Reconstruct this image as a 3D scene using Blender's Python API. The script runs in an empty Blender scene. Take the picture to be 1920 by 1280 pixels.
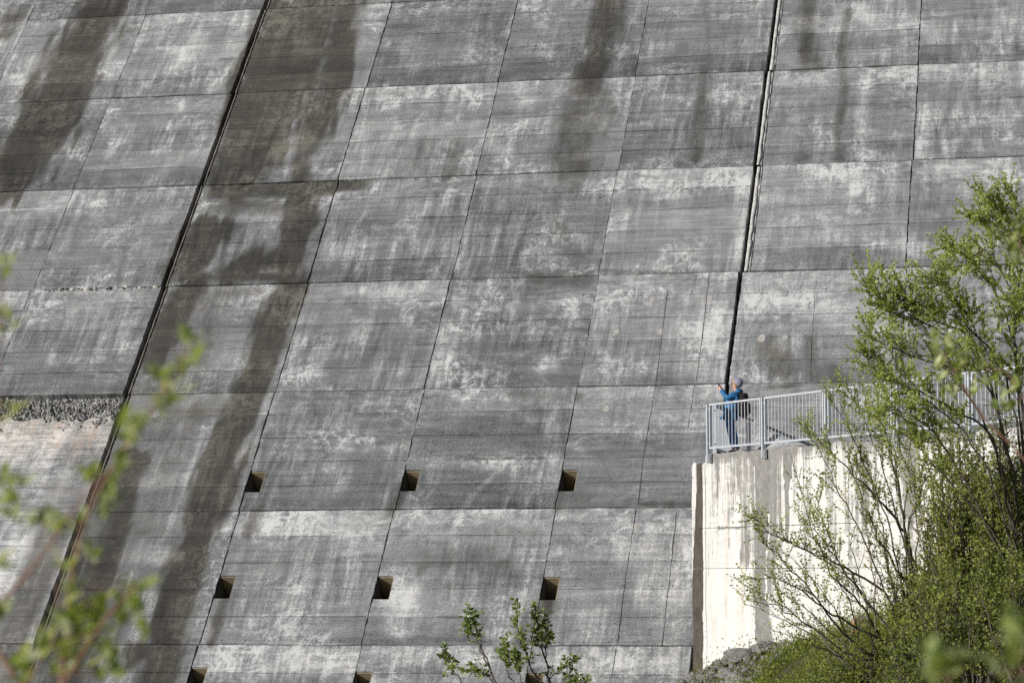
import bpy, bmesh, math, random
import numpy as np
from math import sin, cos, tan, radians, pi, sqrt, atan2, asin
from mathutils import Vector, Matrix

scene = bpy.context.scene
COL = scene.collection

# ------------------------------------------------------------------ camera
FPX = 5086.5                      # focal length in pixels of a 1920 px wide picture
PITCH, YAW, SLOPE, ROLL = 0.08531, 0.21480, 0.82204, 0.00271
EYE = Vector((0, 0, 6.0))
fw = Vector((-sin(YAW) * cos(PITCH), cos(YAW) * cos(PITCH), sin(PITCH)))
rt = Vector((cos(YAW), sin(YAW), 0))
dn = -(rt.cross(fw))
rt, dn = cos(ROLL) * rt + sin(ROLL) * dn, cos(ROLL) * dn - sin(ROLL) * rt
cam_data = bpy.data.cameras.new("camera")
cam = bpy.data.objects.new("camera", cam_data)
COL.objects.link(cam)
m = Matrix((rt, -dn, -fw)).transposed().to_4x4()
m.translation = EYE
cam.matrix_world = m
cam_data.sensor_width = 36.0
cam_data.lens = FPX * 36.0 / 1920.0
cam_data.clip_end = 3000
cam_data.dof.use_dof = True
cam_data.dof.focus_distance = 63.0
cam_data.dof.aperture_fstop = 4.0
scene.camera = cam

# ------------------------------------------------------------------ light
SUN_DIR = Vector((-5.6, -5.2, 2.45)).normalized()       # towards the sun
sun_el = asin(SUN_DIR.z)
sun_az = atan2(SUN_DIR.x, SUN_DIR.y)
world = bpy.data.worlds.new("World")
scene.world = world
world.use_nodes = True
wn = world.node_tree
wn.nodes.clear()
sky = wn.nodes.new("ShaderNodeTexSky")
sky.sky_type = 'NISHITA'
sky.sun_disc = False
sky.sun_elevation = sun_el
sky.sun_rotation = sun_az
bg = wn.nodes.new("ShaderNodeBackground")
bg.inputs[1].default_value = 0.06
wo = wn.nodes.new("ShaderNodeOutputWorld")
wn.links.new(sky.outputs[0], bg.inputs[0])
wn.links.new(bg.outputs[0], wo.inputs[0])
sd = bpy.data.lights.new("sun", 'SUN')
sd.energy = 4.2
sd.angle = radians(0.5)
sd.color = (1.0, 0.98, 0.95)
so = bpy.data.objects.new("sun", sd)
COL.objects.link(so)
so.rotation_euler = SUN_DIR.to_track_quat('Z', 'Y').to_euler()
so.location = (-40, -30, 60)
scene.view_settings.view_transform = 'Standard'
scene.view_settings.look = 'None'
scene.view_settings.gamma = 1
scene.view_settings.use_curve_mapping = False
scene.view_settings.exposure = 0.08
scene.render.engine = 'CYCLES'
scene.cycles.max_bounces = 6
scene.cycles.transparent_max_bounces = 8
scene.cycles.use_denoising = False

# ------------------------------------------------------------------ helpers
random.seed(7)
rng = np.random.default_rng(11)

def ray(px, py):
    return rt * ((px - 960) / FPX) + dn * ((py - 640) / FPX) + fw

def at(px, py, depth):
    return EYE + ray(px, py) * depth

def fade(t):
    return t * t * t * (t * (t * 6 - 15) + 10)

_perm = np.random.default_rng(3).random((512, 512))

def vnoise(x, y, s=0):
    x = np.asarray(x, float) + 37.7 * s
    y = np.asarray(y, float) + 91.3 * s
    xi = np.floor(x).astype(int)
    yi = np.floor(y).astype(int)
    fx, fy = fade(x - xi), fade(y - yi)
    g = lambda a, b: _perm[a % 512, b % 512]
    return (g(xi, yi) * (1 - fx) + g(xi + 1, yi) * fx) * (1 - fy) + (g(xi, yi + 1) * (1 - fx) + g(xi + 1, yi + 1) * fx) * fy

def fbm(x, y, s=0, o=4):
    r, a, t = 0, 1, 0
    for k in range(o):
        r = r + a * vnoise(np.asarray(x) * 2 ** k, np.asarray(y) * 2 ** k, s + k)
        t += a
        a *= .5
    return r / t

def tag(o, label=None, cat=None, group=None, kind=None):
    if label: o['label'] = label
    if cat: o['category'] = cat
    if group: o['group'] = group
    if kind: o['kind'] = kind
    return o

def empty(name, loc=(0, 0, 0), parent=None):
    o = bpy.data.objects.new(name, None)
    o.empty_display_size = .3
    COL.objects.link(o)
    o.location = loc
    if parent: o.parent = parent
    return o

def mesh_np(name, verts, faces, n=4):
    me = bpy.data.meshes.new(name)
    verts = np.asarray(verts, np.float32)
    faces = np.asarray(faces, np.int32)
    me.vertices.add(len(verts))
    me.vertices.foreach_set('co', verts.ravel())
    me.loops.add(faces.size)
    me.loops.foreach_set('vertex_index', faces.ravel())
    me.polygons.add(len(faces))
    me.polygons.foreach_set('loop_start', np.arange(0, faces.size, n, dtype=np.int32))
    me.polygons.foreach_set('loop_total', np.full(len(faces), n, np.int32))
    me.update(calc_edges=True)
    return me

def add(name, me, mat, parent=None, loc=None):
    o = bpy.data.objects.new(name, me)
    COL.objects.link(o)
    if mat is not None and not me.materials: me.materials.append(mat)
    if parent: o.parent = parent
    if loc is not None: o.location = loc
    return o

def bm_obj(name, bm, mat, parent=None, loc=None, smooth=False):
    me = bpy.data.meshes.new(name)
    bmesh.ops.recalc_face_normals(bm, faces=bm.faces)
    bm.to_mesh(me)
    bm.free()
    if smooth:
        me.polygons.foreach_set('use_smooth', [True] * len(me.polygons))
    return add(name, me, mat, parent, loc)

def bm_box(bm, c, ax, ay, az):
    """box centred at c with half-axis vectors"""
    c, ax, ay, az = Vector(c), Vector(ax), Vector(ay), Vector(az)
    vs = [bm.verts.new(c + sx * ax + sy * ay + sz * az) for sx in (-1, 1) for sy in (-1, 1) for sz in (-1, 1)]
    for f in ((0, 1, 3, 2), (4, 6, 7, 5), (0, 4, 5, 1), (2, 3, 7, 6), (0, 2, 6, 4), (1, 5, 7, 3)):
        bm.faces.new([vs[i] for i in f])

def bm_bar(bm, p, q, half_w, half_d, side):
    """rectangular bar from p to q; side = direction of its width"""
    p, q, side = Vector(p), Vector(q), Vector(side).normalized()
    d = (q - p)
    t = d.normalized()
    side = (side - t * side.dot(t)).normalized()
    bm_box(bm, (p + q) / 2, d / 2, side * half_w, t.cross(side) * half_d)

def bm_tube(bm, pts, radii, n=6, caps=True):
    rings = []
    for i, p in enumerate(pts):
        p = Vector(p)
        a = Vector(pts[max(i - 1, 0)])
        b = Vector(pts[min(i + 1, len(pts) - 1)])
        t = (b - a).normalized()
        u = t.orthogonal().normalized() if i == 0 else (u - t * u.dot(t)).normalized()
        v = t.cross(u)
        rings.append([bm.verts.new(p + (u * cos(2 * pi * k / n) + v * sin(2 * pi * k / n)) * radii[i]) for k in range(n)])
    for r0, r1 in zip(rings, rings[1:]):
        for k in range(n):
            bm.faces.new((r0[k], r0[(k + 1) % n], r1[(k + 1) % n], r1[k]))
    if caps:
        bm.faces.new(rings[0][::-1])
        bm.faces.new(rings[-1])

# ------------------------------------------------------------------ node helper
class NT:
    def __init__(s, name):
        s.mat = bpy.data.materials.new(name)
        s.mat.use_nodes = True
        s.t = s.mat.node_tree
        s.t.nodes.clear()
        s.out = s.t.nodes.new('ShaderNodeOutputMaterial')
        s.bsdf = s.t.nodes.new('ShaderNodeBsdfPrincipled')
        s.t.links.new(s.bsdf.outputs[0], s.out.inputs[0])
    def new(s, k, **kw):
        n = s.t.nodes.new(k)
        for a, b in kw.items(): setattr(n, a, b)
        return n
    def put(s, sock, v):
        if v is None: return
        if isinstance(v, bpy.types.NodeSocket): s.t.links.new(v, sock)
        else: sock.default_value = v
    def math(s, op, a, b=None, c=None, clamp=False):
        n = s.new('ShaderNodeMath', operation=op, use_clamp=clamp)
        s.put(n.inputs[0], a); s.put(n.inputs[1], b)
        if c is not None: s.put(n.inputs[2], c)
        return n.outputs[0]
    def add(s, a, b): return s.math('ADD', a, b)
    def mul(s, a, b): return s.math('MULTIPLY', a, b)
    def madd(s, a, b, c): return s.math('MULTIPLY_ADD', a, b, c)
    def attr(s, name):
        return s.new('ShaderNodeAttribute', attribute_name=name)
    def scale(s, vec, sc, off=None):
        n = s.new('ShaderNodeMapping')
        s.put(n.inputs[0], vec)
        n.inputs[3].default_value = sc
        if off is not None: s.put(n.inputs[1], off)
        return n.outputs[0]
    def noise(s, vec, sc=1, det=3, rough=.5, dist=0, col=False, lac=2.0):
        n = s.new('ShaderNodeTexNoise')
        s.put(n.inputs['Vector'], vec)
        n.inputs['Scale'].default_value = sc
        n.inputs['Detail'].default_value = det
        n.inputs['Roughness'].default_value = rough
        n.inputs['Distortion'].default_value = dist
        n.inputs['Lacunarity'].default_value = lac
        return n.outputs['Color' if col else 'Fac']
    def voro(s, vec, sc=1, feature='F1', rnd=1):
        n = s.new('ShaderNodeTexVoronoi', feature=feature)
        s.put(n.inputs['Vector'], vec)
        n.inputs['Scale'].default_value = sc
        n.inputs['Randomness'].default_value = rnd
        return n.outputs['Distance']
    def rng(s, v, a, b, c=0, d=1, smooth=False):
        n = s.new('ShaderNodeMapRange')
        n.interpolation_type = 'SMOOTHSTEP' if smooth else 'LINEAR'
        s.put(n.inputs[0], v)
        for i, q in enumerate((a, b, c, d)): s.put(n.inputs[i + 1], q)
        return n.outputs[0]
    def ramp(s, v, stops):
        n = s.new('ShaderNodeValToRGB')
        while len(n.color_ramp.elements) < len(stops): n.color_ramp.elements.new(.5)
        for e, (p, c) in zip(n.color_ramp.elements, stops):
            e.position = p
            e.color = (*c, 1) if len(c) == 3 else c
        s.put(n.inputs[0], v)
        return n.outputs[0]
    def mix(s, f, a, b, mode='MIX'):
        n = s.new('ShaderNodeMix', data_type='RGBA', blend_type=mode)
        s.put(n.inputs[0], f)
        for i, q in ((6, a), (7, b)):
            s.put(n.inputs[i], (*q, 1) if isinstance(q, tuple) and len(q) == 3 else q)
        return n.outputs[2]
    def bump(s, h, strength, dist, normal=None):
        n = s.new('ShaderNodeBump')
        n.inputs['Strength'].default_value = strength
        n.inputs['Distance'].default_value = dist
        s.put(n.inputs['Height'], h)
        if normal is not None: s.put(n.inputs['Normal'], normal)
        return n.outputs[0]
    def done(s, col=None, rough=.9, normal=None, metal=None, spec=None):
        s.put(s.bsdf.inputs['Base Color'], (*col, 1) if isinstance(col, tuple) and len(col) == 3 else col)
        s.put(s.bsdf.inputs['Roughness'], rough)
        if normal is not None: s.put(s.bsdf.inputs['Normal'], normal)
        if metal is not None: s.put(s.bsdf.inputs['Metallic'], metal)
        if spec is not None: s.put(s.bsdf.inputs['Specular IOR Level'], spec)
        return s.mat

def sep(nt, vec):
    n = nt.new('ShaderNodeSeparateXYZ')
    nt.put(n.inputs[0], vec)
    return n.outputs

# ------------------------------------------------------------------ materials
def mat_concrete():
    n = NT('weathered_concrete')
    dp = n.attr('dp').outputs['Vector']
    dirt = n.attr('dirt').outputs['Fac']
    lime = n.attr('lime').outputs['Fac']
    white = n.attr('white').outputs['Fac']
    lift = n.attr('lift').outputs['Fac']          # 0 at the foot of a lift, 1 at its top
    board = n.attr('board').outputs['Fac']        # running count of form boards
    info = n.new('ShaderNodeObjectInfo')
    rnd = info.outputs['Random']
    off = n.new('ShaderNodeCombineXYZ')
    n.put(off.inputs[0], n.mul(rnd, 61)); n.put(off.inputs[1], n.mul(rnd, 37)); n.put(off.inputs[2], n.mul(rnd, 11))
    va = n.new('ShaderNodeVectorMath', operation='ADD')
    n.put(va.inputs[0], dp); n.put(va.inputs[1], off.outputs[0])
    P = va.outputs[0]                              # texture restarts in every pour
    cloud = n.noise(n.scale(P, (.55, .75, 1)), 1, 4, .55, .3)
    streak = n.noise(n.scale(P, (.35, 3.6, 1)), 1, 4, .6, .15)
    streak2 = n.noise(n.scale(P, (.7, 11, 1)), 1, 3, .6, .1)
    drip = n.noise(n.scale(P, (3.4, .42, 1)), 1, 4, .62, .5)
    drip2 = n.noise(n.scale(P, (11, 1.1, 1)), 1, 3, .6, .5)
    mott = n.noise(n.scale(P, (2.2, 2.2, 1)), 1, 6, .68, 1.4)
    grit = n.noise(P, 22, 4, .7)
    fine = n.noise(P, 60, 2, .6)
    # ridged squiggles of lime
    r = n.noise(n.scale(P, (1.6, 1.1, 1)), 1, 5, .6, 2.2)
    ridge = n.math('SUBTRACT', 1, n.math('ABSOLUTE', n.madd(r, 2, -1)))
    ridge = n.rng(ridge, .9, .995, 0, 1, True)
    r2 = n.noise(n.scale(P, (3.3, 2.6, 1)), 1, 4, .6, 2.8)
    ridge2 = n.rng(n.math('SUBTRACT', 1, n.math('ABSOLUTE', n.madd(r2, 2, -1))), .88, 1, 0, 1, True)
    # board tone: each horizontal board has its own tone
    fl = n.math('FLOOR', board)
    wn_ = n.new('ShaderNodeTexWhiteNoise', noise_dimensions='2D')
    cmb = n.new('ShaderNodeCombineXYZ')
    n.put(cmb.inputs[0], fl); n.put(cmb.inputs[1], rnd)
    n.put(wn_.inputs['Vector'], cmb.outputs[0])
    tone = wn_.outputs['Value']
    # dark thin line at the joints of boards, broken by noise
    fr = n.math('FRACT', board)
    edge = n.math('MINIMUM', fr, n.math('SUBTRACT', 1, fr))
    brk = n.noise(n.scale(P, (.8, 3, 1)), 1, 4, .7)
    line = n.mul(n.rng(edge, .0, .035, 1, 0), n.rng(brk, .36, .56, 0, 1))
    pale = n.mul(n.rng(fr, .03, .13, 1, 0), n.rng(n.noise(n.scale(P, (.6, 5, 1)), 1, 3, .6), .5, .7, 0, 1))
    big = n.noise(n.scale(P, (.28, .40, 1), (5, 3, 0)), 1, 3, .5, .4)
    maskA = n.rng(big, .40, .60, .18, 1, True)                       # where drips show
    maskB = n.rng(n.noise(n.scale(P, (.45, .6, 1), (9, 1, 4)), 1, 3, .55, .3), .46, .64, .10, 1, True)   # where lime crusts
    v = n.madd(cloud, .34, -.17 + .445)
    v = n.add(v, n.madd(streak, .40, -.20))
    v = n.add(v, n.madd(streak2, .34, -.17))
    v = n.add(v, n.mul(n.madd(drip, .62, -.31), maskA))
    v = n.add(v, n.mul(n.madd(drip2, .40, -.18), maskA))
    v = n.add(v, n.mul(n.madd(mott, .54, -.23), maskB))
    v = n.add(v, n.madd(grit, .52, -.26))
    v = n.add(v, n.madd(fine, 1.1, -.55))
    v = n.add(v, n.madd(tone, .13, -.065))
    v = n.add(v, n.madd(rnd, .17, -.085))
    v = n.add(v, n.rng(lift, .0, .35, -.07, .02))
    v = n.add(v, n.mul(n.rng(lift, .62, .97, 0, .12, True), n.rng(mott, .35, .65, .1, 1.7)))
    v = n.add(v, n.mul(pale, .20))
    v = n.math('SUBTRACT', v, n.mul(line, .32))
    lm = n.math('MULTIPLY', n.rng(n.add(mott, n.mul(drip, .5)), .68, .95, 0, 1, True), .17)
    lm = n.mul(lm, maskB)
    lm = n.add(lm, n.mul(n.mul(ridge, n.mul(maskB, .30)), n.rng(cloud, .42, .62, 0, 1)))
    lm = n.add(lm, n.mul(n.mul(ridge2, n.mul(maskA, .26)), n.rng(drip, .45, .65, 0, 1)))
    v = n.add(v, lm)
    # big patches with their own place
    lmask = n.mul(lime, n.rng(n.add(n.add(n.mul(mott, .7), n.mul(drip2, .4)), n.mul(grit, .3)), .45, .95, .1, 1.5))
    v = n.add(v, n.mul(lmask, .38))
    col = n.ramp(v, [(0, (.030, .030, .031)), (.22, (.084, .086, .089)), (.45, (.172, .175, .179)), (.68, (.302, .305, .308)), (1, (.61, .608, .60))])
    nz = n.add(n.add(n.mul(mott, .45), n.mul(drip, .40)), n.add(n.mul(streak, .45), n.add(n.mul(grit, .35), n.mul(streak2, .35))))
    dm = n.add(dirt, n.madd(nz, 1.5, -1.48))
    dm = n.mul(n.rng(dm, .0, .80, 0, 1, True), n.rng(dirt, .0, .25, 0, 1))
    dcol = n.mix(1, col, (.29, .27, .23), 'MULTIPLY')
    col = n.mix(dm, col, dcol)
    # faint warm tint along pours
    warm = n.rng(n.noise(n.scale(P, (.5, 2.2, 1)), 1, 4, .65), .55, .75, 0, .35)
    col = n.mix(warm, col, n.mix(1, col, (1.06, 1.0, .90), 'MULTIPLY'))
    wv = n.add(n.add(n.mul(cloud, .6), n.mul(mott, .5)), n.add(n.mul(drip, .45), n.add(n.mul(streak2, .45), n.madd(grit, .4, -.35))))
    wcol = n.ramp(wv, [(.66, (.17, .17, .175)), (.84, (.44, .44, .44)), (1.0, (.80, .79, .77))])
    rs = n.attr('rust').outputs['Fac']
    wcol = n.mix(n.mul(rs, .8), wcol, n.mix(1, wcol, (1.04, .96, .88), 'MULTIPLY'))
    rust = n.mul(n.rng(drip, .50, .66, 0, .8, True), rs)
    wcol = n.mix(n.mul(rust, .75), wcol, (.40, .235, .13))
    col = n.mix(white, col, wcol)
    # pinholes
    hole = n.rng(n.voro(n.scale(P, (2.1, 2.1, 1)), 1), .022, .04, 1, 0)
    hole2 = n.rng(n.voro(n.scale(P, (6.5, 6.5, 1)), 1), .05, .09, 1, 0)
    hole2 = n.mul(hole2, n.rng(cloud, .5, .6, 0, 1))
    xy = sep(n, dp)
    tx = n.mul(n.madd(n.math('FRACT', n.add(n.mul(xy[0], 1 / .62), n.mul(fl, .37))), 1, -.5), .62)
    ty = n.mul(n.madd(fr, 1, -.13), .93)
    tr = n.math('SQRT', n.add(n.mul(tx, tx), n.mul(ty, ty)))
    tie = n.mul(n.rng(tr, .018, .034, 1, 0), n.rng(n.math('FRACT', n.mul(fl, .5)), .4, .41, 0, .8))
    tie = n.mul(tie, n.rng(n.noise(P, 1.1, 2), .42, .5, 0, 1))
    hole = n.math('MAXIMUM', hole, tie)
    col = n.mix(n.mul(n.math('MAXIMUM', hole, n.mul(hole2, .7)), .8), col, (.025, .024, .022))
    h = n.add(n.add(n.mul(grit, .5), n.mul(fine, .35)), n.add(n.mul(mott, .55), n.mul(streak2, .6)))
    h = n.math('SUBTRACT', h, n.mul(line, .5))
    h = n.math('SUBTRACT', h, n.mul(hole, .8))
    nb = n.bump(h, .5, .022)
    return n.done(col, n.rng(v, .2, .9, .78, .96), nb, spec=.3)

def mat_simple(name, col, rough=.8, metal=0, var=.25, sc=8, bump=.2, spec=.4, dist=.02):
    n = NT(name)
    co = n.new('ShaderNodeTexCoord').outputs['Object']
    a = n.noise(co, sc, 5, .65)
    b = n.noise(co, sc * 6, 3, .6)
    f = n.add(n.mul(a, .7), n.mul(b, .3))
    lo = tuple(c * (1 - var) for c in col)
    hi = tuple(min(c * (1 + var), 1) for c in col)
    c = n.mix(n.rng(f, .3, .7), lo, hi)
    return n.done(c, rough, n.bump(f, bump, dist) if bump else None, metal, spec)

def mat_wall():
    n = NT('lime_streaked_white_concrete')
    P = n.attr('dp').outputs['Vector']
    dirt = n.attr('dirt').outputs['Fac']
    rust = n.attr('rust').outputs['Fac']
    edge = n.attr('white').outputs['Fac']
    drip = n.noise(n.scale(P, (5, .35, 1)), 1, 5, .65, .4)
    drip2 = n.noise(n.scale(P, (16, .9, 1)), 1, 4, .65, .3)
    cloud = n.noise(n.scale(P, (.9, .9, 1)), 1, 4, .6)
    hor = n.noise(n.scale(P, (1, 9, 1)), 1, 4, .6)
    mott = n.noise(P, 4, 6, .7, .8)
    grit = n.noise(P, 30, 4, .7)
    v = n.add(n.add(n.mul(drip, .35), n.mul(drip2, .15)), n.add(n.mul(mott, .3), n.mul(grit, .2)))
    base = n.ramp(v, [(.33, (.36, .345, .32)), (.45, (.60, .59, .565)), (.55, (.73, .722, .705)), (.7, (.79, .787, .775))])
    tint = n.rng(n.noise(n.scale(P, (2.2, .12, 1)), 1, 3, .6), .5, .72, 0, .55, True)
    base = n.mix(tint, base, n.mix(1, base, (1.0, .93, .83), 'MULTIPLY'))
    dm = n.add(dirt, n.madd(n.add(n.add(n.mul(drip, .7), n.mul(drip2, .6)), n.add(n.mul(mott, .6), n.add(n.mul(hor, .2), n.mul(grit, .5)))), 1.35, -1.75))
    dm = n.mul(n.rng(dm, .22, .52, 0, 1, True), n.rng(dirt, .03, .25))
    dcol = n.ramp(n.add(n.mul(mott, .5), n.mul(grit, .5)), [(.34, (.10, .096, .09)), (.66, (.33, .32, .30))])
    col = n.mix(n.mul(dm, .95), base, dcol)
    col = n.mix(n.rng(n.add(rust, n.madd(mott, .9, -.45)), .3, .6), col, n.ramp(n.add(n.mul(mott, .6), n.mul(drip2, .4)), [(.3, (.040, .033, .028)), (.7, (.125, .105, .088))]))
    hole = n.rng(n.voro(n.scale(P, (2.2, 2.2, 1)), 1), .02, .035, 1, 0)
    col = n.mix(n.mul(hole, .8), col, (.06, .05, .04))
    h = n.add(n.mul(mott, .5), n.add(n.mul(grit, .4), n.mul(hor, .3)))
    return n.done(col, .9, n.bump(h, .5, .03), spec=.3)

def mat_leaf(name, lo, hi, trans=.45, rough=.5):
    n = NT(name)
    rnd = n.attr('leaf_tone').outputs['Fac']
    co = n.new('ShaderNodeTexCoord').outputs['Object']
    nz = n.noise(co, 1.3, 2)
    f = n.add(n.mul(rnd, .6), n.madd(nz, 1.5, -.55))
    c = n.mix(n.rng(f, .1, .9), lo, hi)
    n.done(c, rough, spec=.45)
    tr = n.new('ShaderNodeBsdfTranslucent')
    n.put(tr.inputs[0], n.mix(1, c, (1.15, 1.15, .5), 'MULTIPLY'))
    mx = n.new('ShaderNodeMixShader')
    mx.inputs[0].default_value = trans
    n.t.links.new(n.bsdf.outputs[0], mx.inputs[1])
    n.t.links.new(tr.outputs[0], mx.inputs[2])
    n.t.links.new(mx.outputs[0], n.out.inputs[0])
    return n.mat

def mat_rock(name='grey_slate', lichen=False, gain=1.15):
    n = NT(name)
    co = n.new('ShaderNodeTexCoord').outputs['Object']
    a = n.noise(co, 3, 6, .7, .6)
    b = n.noise(n.scale(co, (2, 2, 9)), 1.5, 4, .7)
    g = n.noise(co, 30, 4, .7)
    v = n.add(n.mul(a, .45), n.add(n.mul(b, .35), n.mul(g, .2)))
    c = n.ramp(v, [(.3, (.07 * gain, .068 * gain, .066 * gain)), (.5, (.18 * gain, .175 * gain, .17 * gain)), (.68, (.34 * gain, .335 * gain, .32 * gain))])
    if lichen:
        k = n.rng(n.noise(co, 2.6, 4, .6, .5),   .56, .60, 0, 1)
        c = n.mix(k, c, (.72, .25, .035))
    else:
        k = n.rng(n.noise(co, 1.7, 4, .65), .55, .68, 0, .6)
        c = n.mix(k, c, (.075, .085, .035))
    return n.done(c, .92, n.bump(v, .7, .06), spec=.3)

def mat_ground():
    n = NT('grassy_soil')
    co = n.new('ShaderNodeTexCoord').outputs['Object']
    a = n.noise(co, .6, 5, .65)
    b = n.noise(co, 5, 5, .7)
    c = n.ramp(n.add(n.mul(a, .5), n.mul(b, .5)), [(.35, (.035, .040, .014)), (.5, (.06, .062, .022)), (.6, (.10, .085, .055)), (.72, (.17, .16, .14))])
    return n.done(c, .95, n.bump(b, .8, .08), spec=.2)

M = {}
M['concrete'] = mat_concrete()
M['wall'] = mat_wall()
M['core'] = mat_simple('dark_joint_niche_shade', (.05, .048, .045), .95)  # dark tone of the joints; inside the niches it stands for shade
M['niche'] = mat_simple('ochre_lit_concrete', (.25, .205, .135), .95, sc=5, bump=.25)
M['strip'] = mat_simple('pale_repair_mortar', (.47, .46, .44), .92, var=.42, sc=4, bump=.6, dist=.05)
M['rim'] = mat_simple('brown_joint_rim', (.17, .15, .13), .92, var=.6, sc=3, bump=.6, dist=.05)
M['stone'] = mat_rock('broken_aggregate', gain=1.5)
M['pebble'] = mat_simple('pale_pebble', (.50, .46, .41), .8, var=.3, sc=9)
M['plug'] = mat_simple('pale_mortar_plug', (.40, .375, .345), .9, var=.25, sc=9)
M['steel'] = mat_simple('galvanised_steel', (.46, .485, .525), .6, .05, var=.12, sc=5, bump=.03, spec=.5)
M['shade_steel'] = mat_simple('steel_shaded_side', (.05, .055, .065), .5, .1, var=.2, sc=5, bump=.03)  # shaded side of the steel bars put into a darker colour
M['slab'] = mat_simple('walkway_concrete', (.34, .33, .31), .9, var=.3, sc=3)
M['rock'] = mat_rock()
M['lichen_rock'] = mat_rock('lichen_rock', True)
M['ground'] = mat_ground()
M['bark'] = mat_simple('grey_brown_bark', (.105, .088, .072), .9, var=.45, sc=6, bump=.5)
M['pale_bark'] = mat_simple('pale_grey_bark', (.22, .19, .16), .9, var=.4, sc=6, bump=.4)
M['twig'] = mat_simple('reddish_twig', (.23, .125, .085), .75, var=.3, sc=20, bump=.1)
M['leaf'] = mat_leaf('spring_leaf', (.235, .285, .06), (.57, .63, .23), .52)
M['leaf_dark'] = mat_leaf('dense_leaf', (.055, .085, .012), (.38, .43, .09), .42)  # dark end of the colour range deepens the shade among the leaves
M['leaf_gloss'] = mat_leaf('glossy_leaf', (.12, .17, .04), (.36, .44, .15), .4, .3)
M['leaf_near'] = mat_leaf('young_leaf', (.30, .40, .07), (.74, .76, .52), .5)
M['grass'] = mat_leaf('bank_grass', (.09, .12, .015), (.27, .31, .055), .45)
M['catkin'] = mat_simple('ochre_catkin', (.30, .23, .07), .85, var=.3, sc=20, bump=0)

# ------------------------------------------------------------------ the dam plane
P0 = at(1333, 845, 64.0)                       # foot of the corner post of the railing
L_FLOOR = 6.5
D1 = Vector((0, cos(SLOPE), sin(SLOPE)))       # up the slope
NRM = Vector((0, -sin(SLOPE), cos(SLOPE)))     # out of the slope
Q = Vector((P0.x, P0.y + L_FLOOR, P0.z))       # a point of the face
# dam frame origin: point of the face straight ahead of the eye, at eye level
QY = EYE.y + ((Q - EYE).dot(NRM)) / (NRM.y)
DO = Vector((0, QY, EYE.z))
K = QY / 62.0

def dam_ab(px, py):
    d = ray(px, py)
    t = (DO - EYE).dot(NRM) / d.dot(NRM)
    p = EYE + d * t - DO
    return p.x, p.dot(D1)

def dam_w(a, b, z=0):
    return DO + Vector((a, 0, 0)) + D1 * b + NRM * z

XA = [-48.1, -44.2, -40.3, -36.3] + [-32.353, -28.499, -24.726, -20.677, -16.742, -12.78, -9.039, -4.813, -.75, 3.3, 7.4, 11.5, 15.6]
YB = [-14.9, -10.7, -6.45] + [-2.208, 2.116, 6.34, 10.566, 14.911, 19.16, 23.377, 27.6, 31.8]
XA = [x * K for x in XA]
YB = [y * K for y in YB]
JC, JG = 6, 10                                  # the two wide contraction joints
VIS_COL = range(3, 13)
VIS_ROW = range(2, 10)

def poly_ab(pts): return np.array([dam_ab(*p) for p in pts])

def seg_dist(x, y, P, wid):
    best = np.full(x.shape, 9.0)
    for i in range(len(P) - 1):
        (ax, ay), (bx, by) = P[i], P[i + 1]
        dx, dy = bx - ax, by - ay
        t = np.clip(((x - ax) * dx + (y - ay) * dy) / (dx * dx + dy * dy + 1e-9), 0, 1)
        w = wid[i] * (1 - t) + wid[i + 1] * t
        best = np.minimum(best, np.hypot(x - ax - t * dx, (y - ay - t * dy)) / w)
    return best

PXM = 5086.0 / 69.0
def S(pts, hw, s, soft=1.0):
    if not isinstance(hw, (list, tuple)): hw = [hw] * len(pts)
    return (poly_ab(pts), [h / PXM for h in hw], s, soft)

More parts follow.
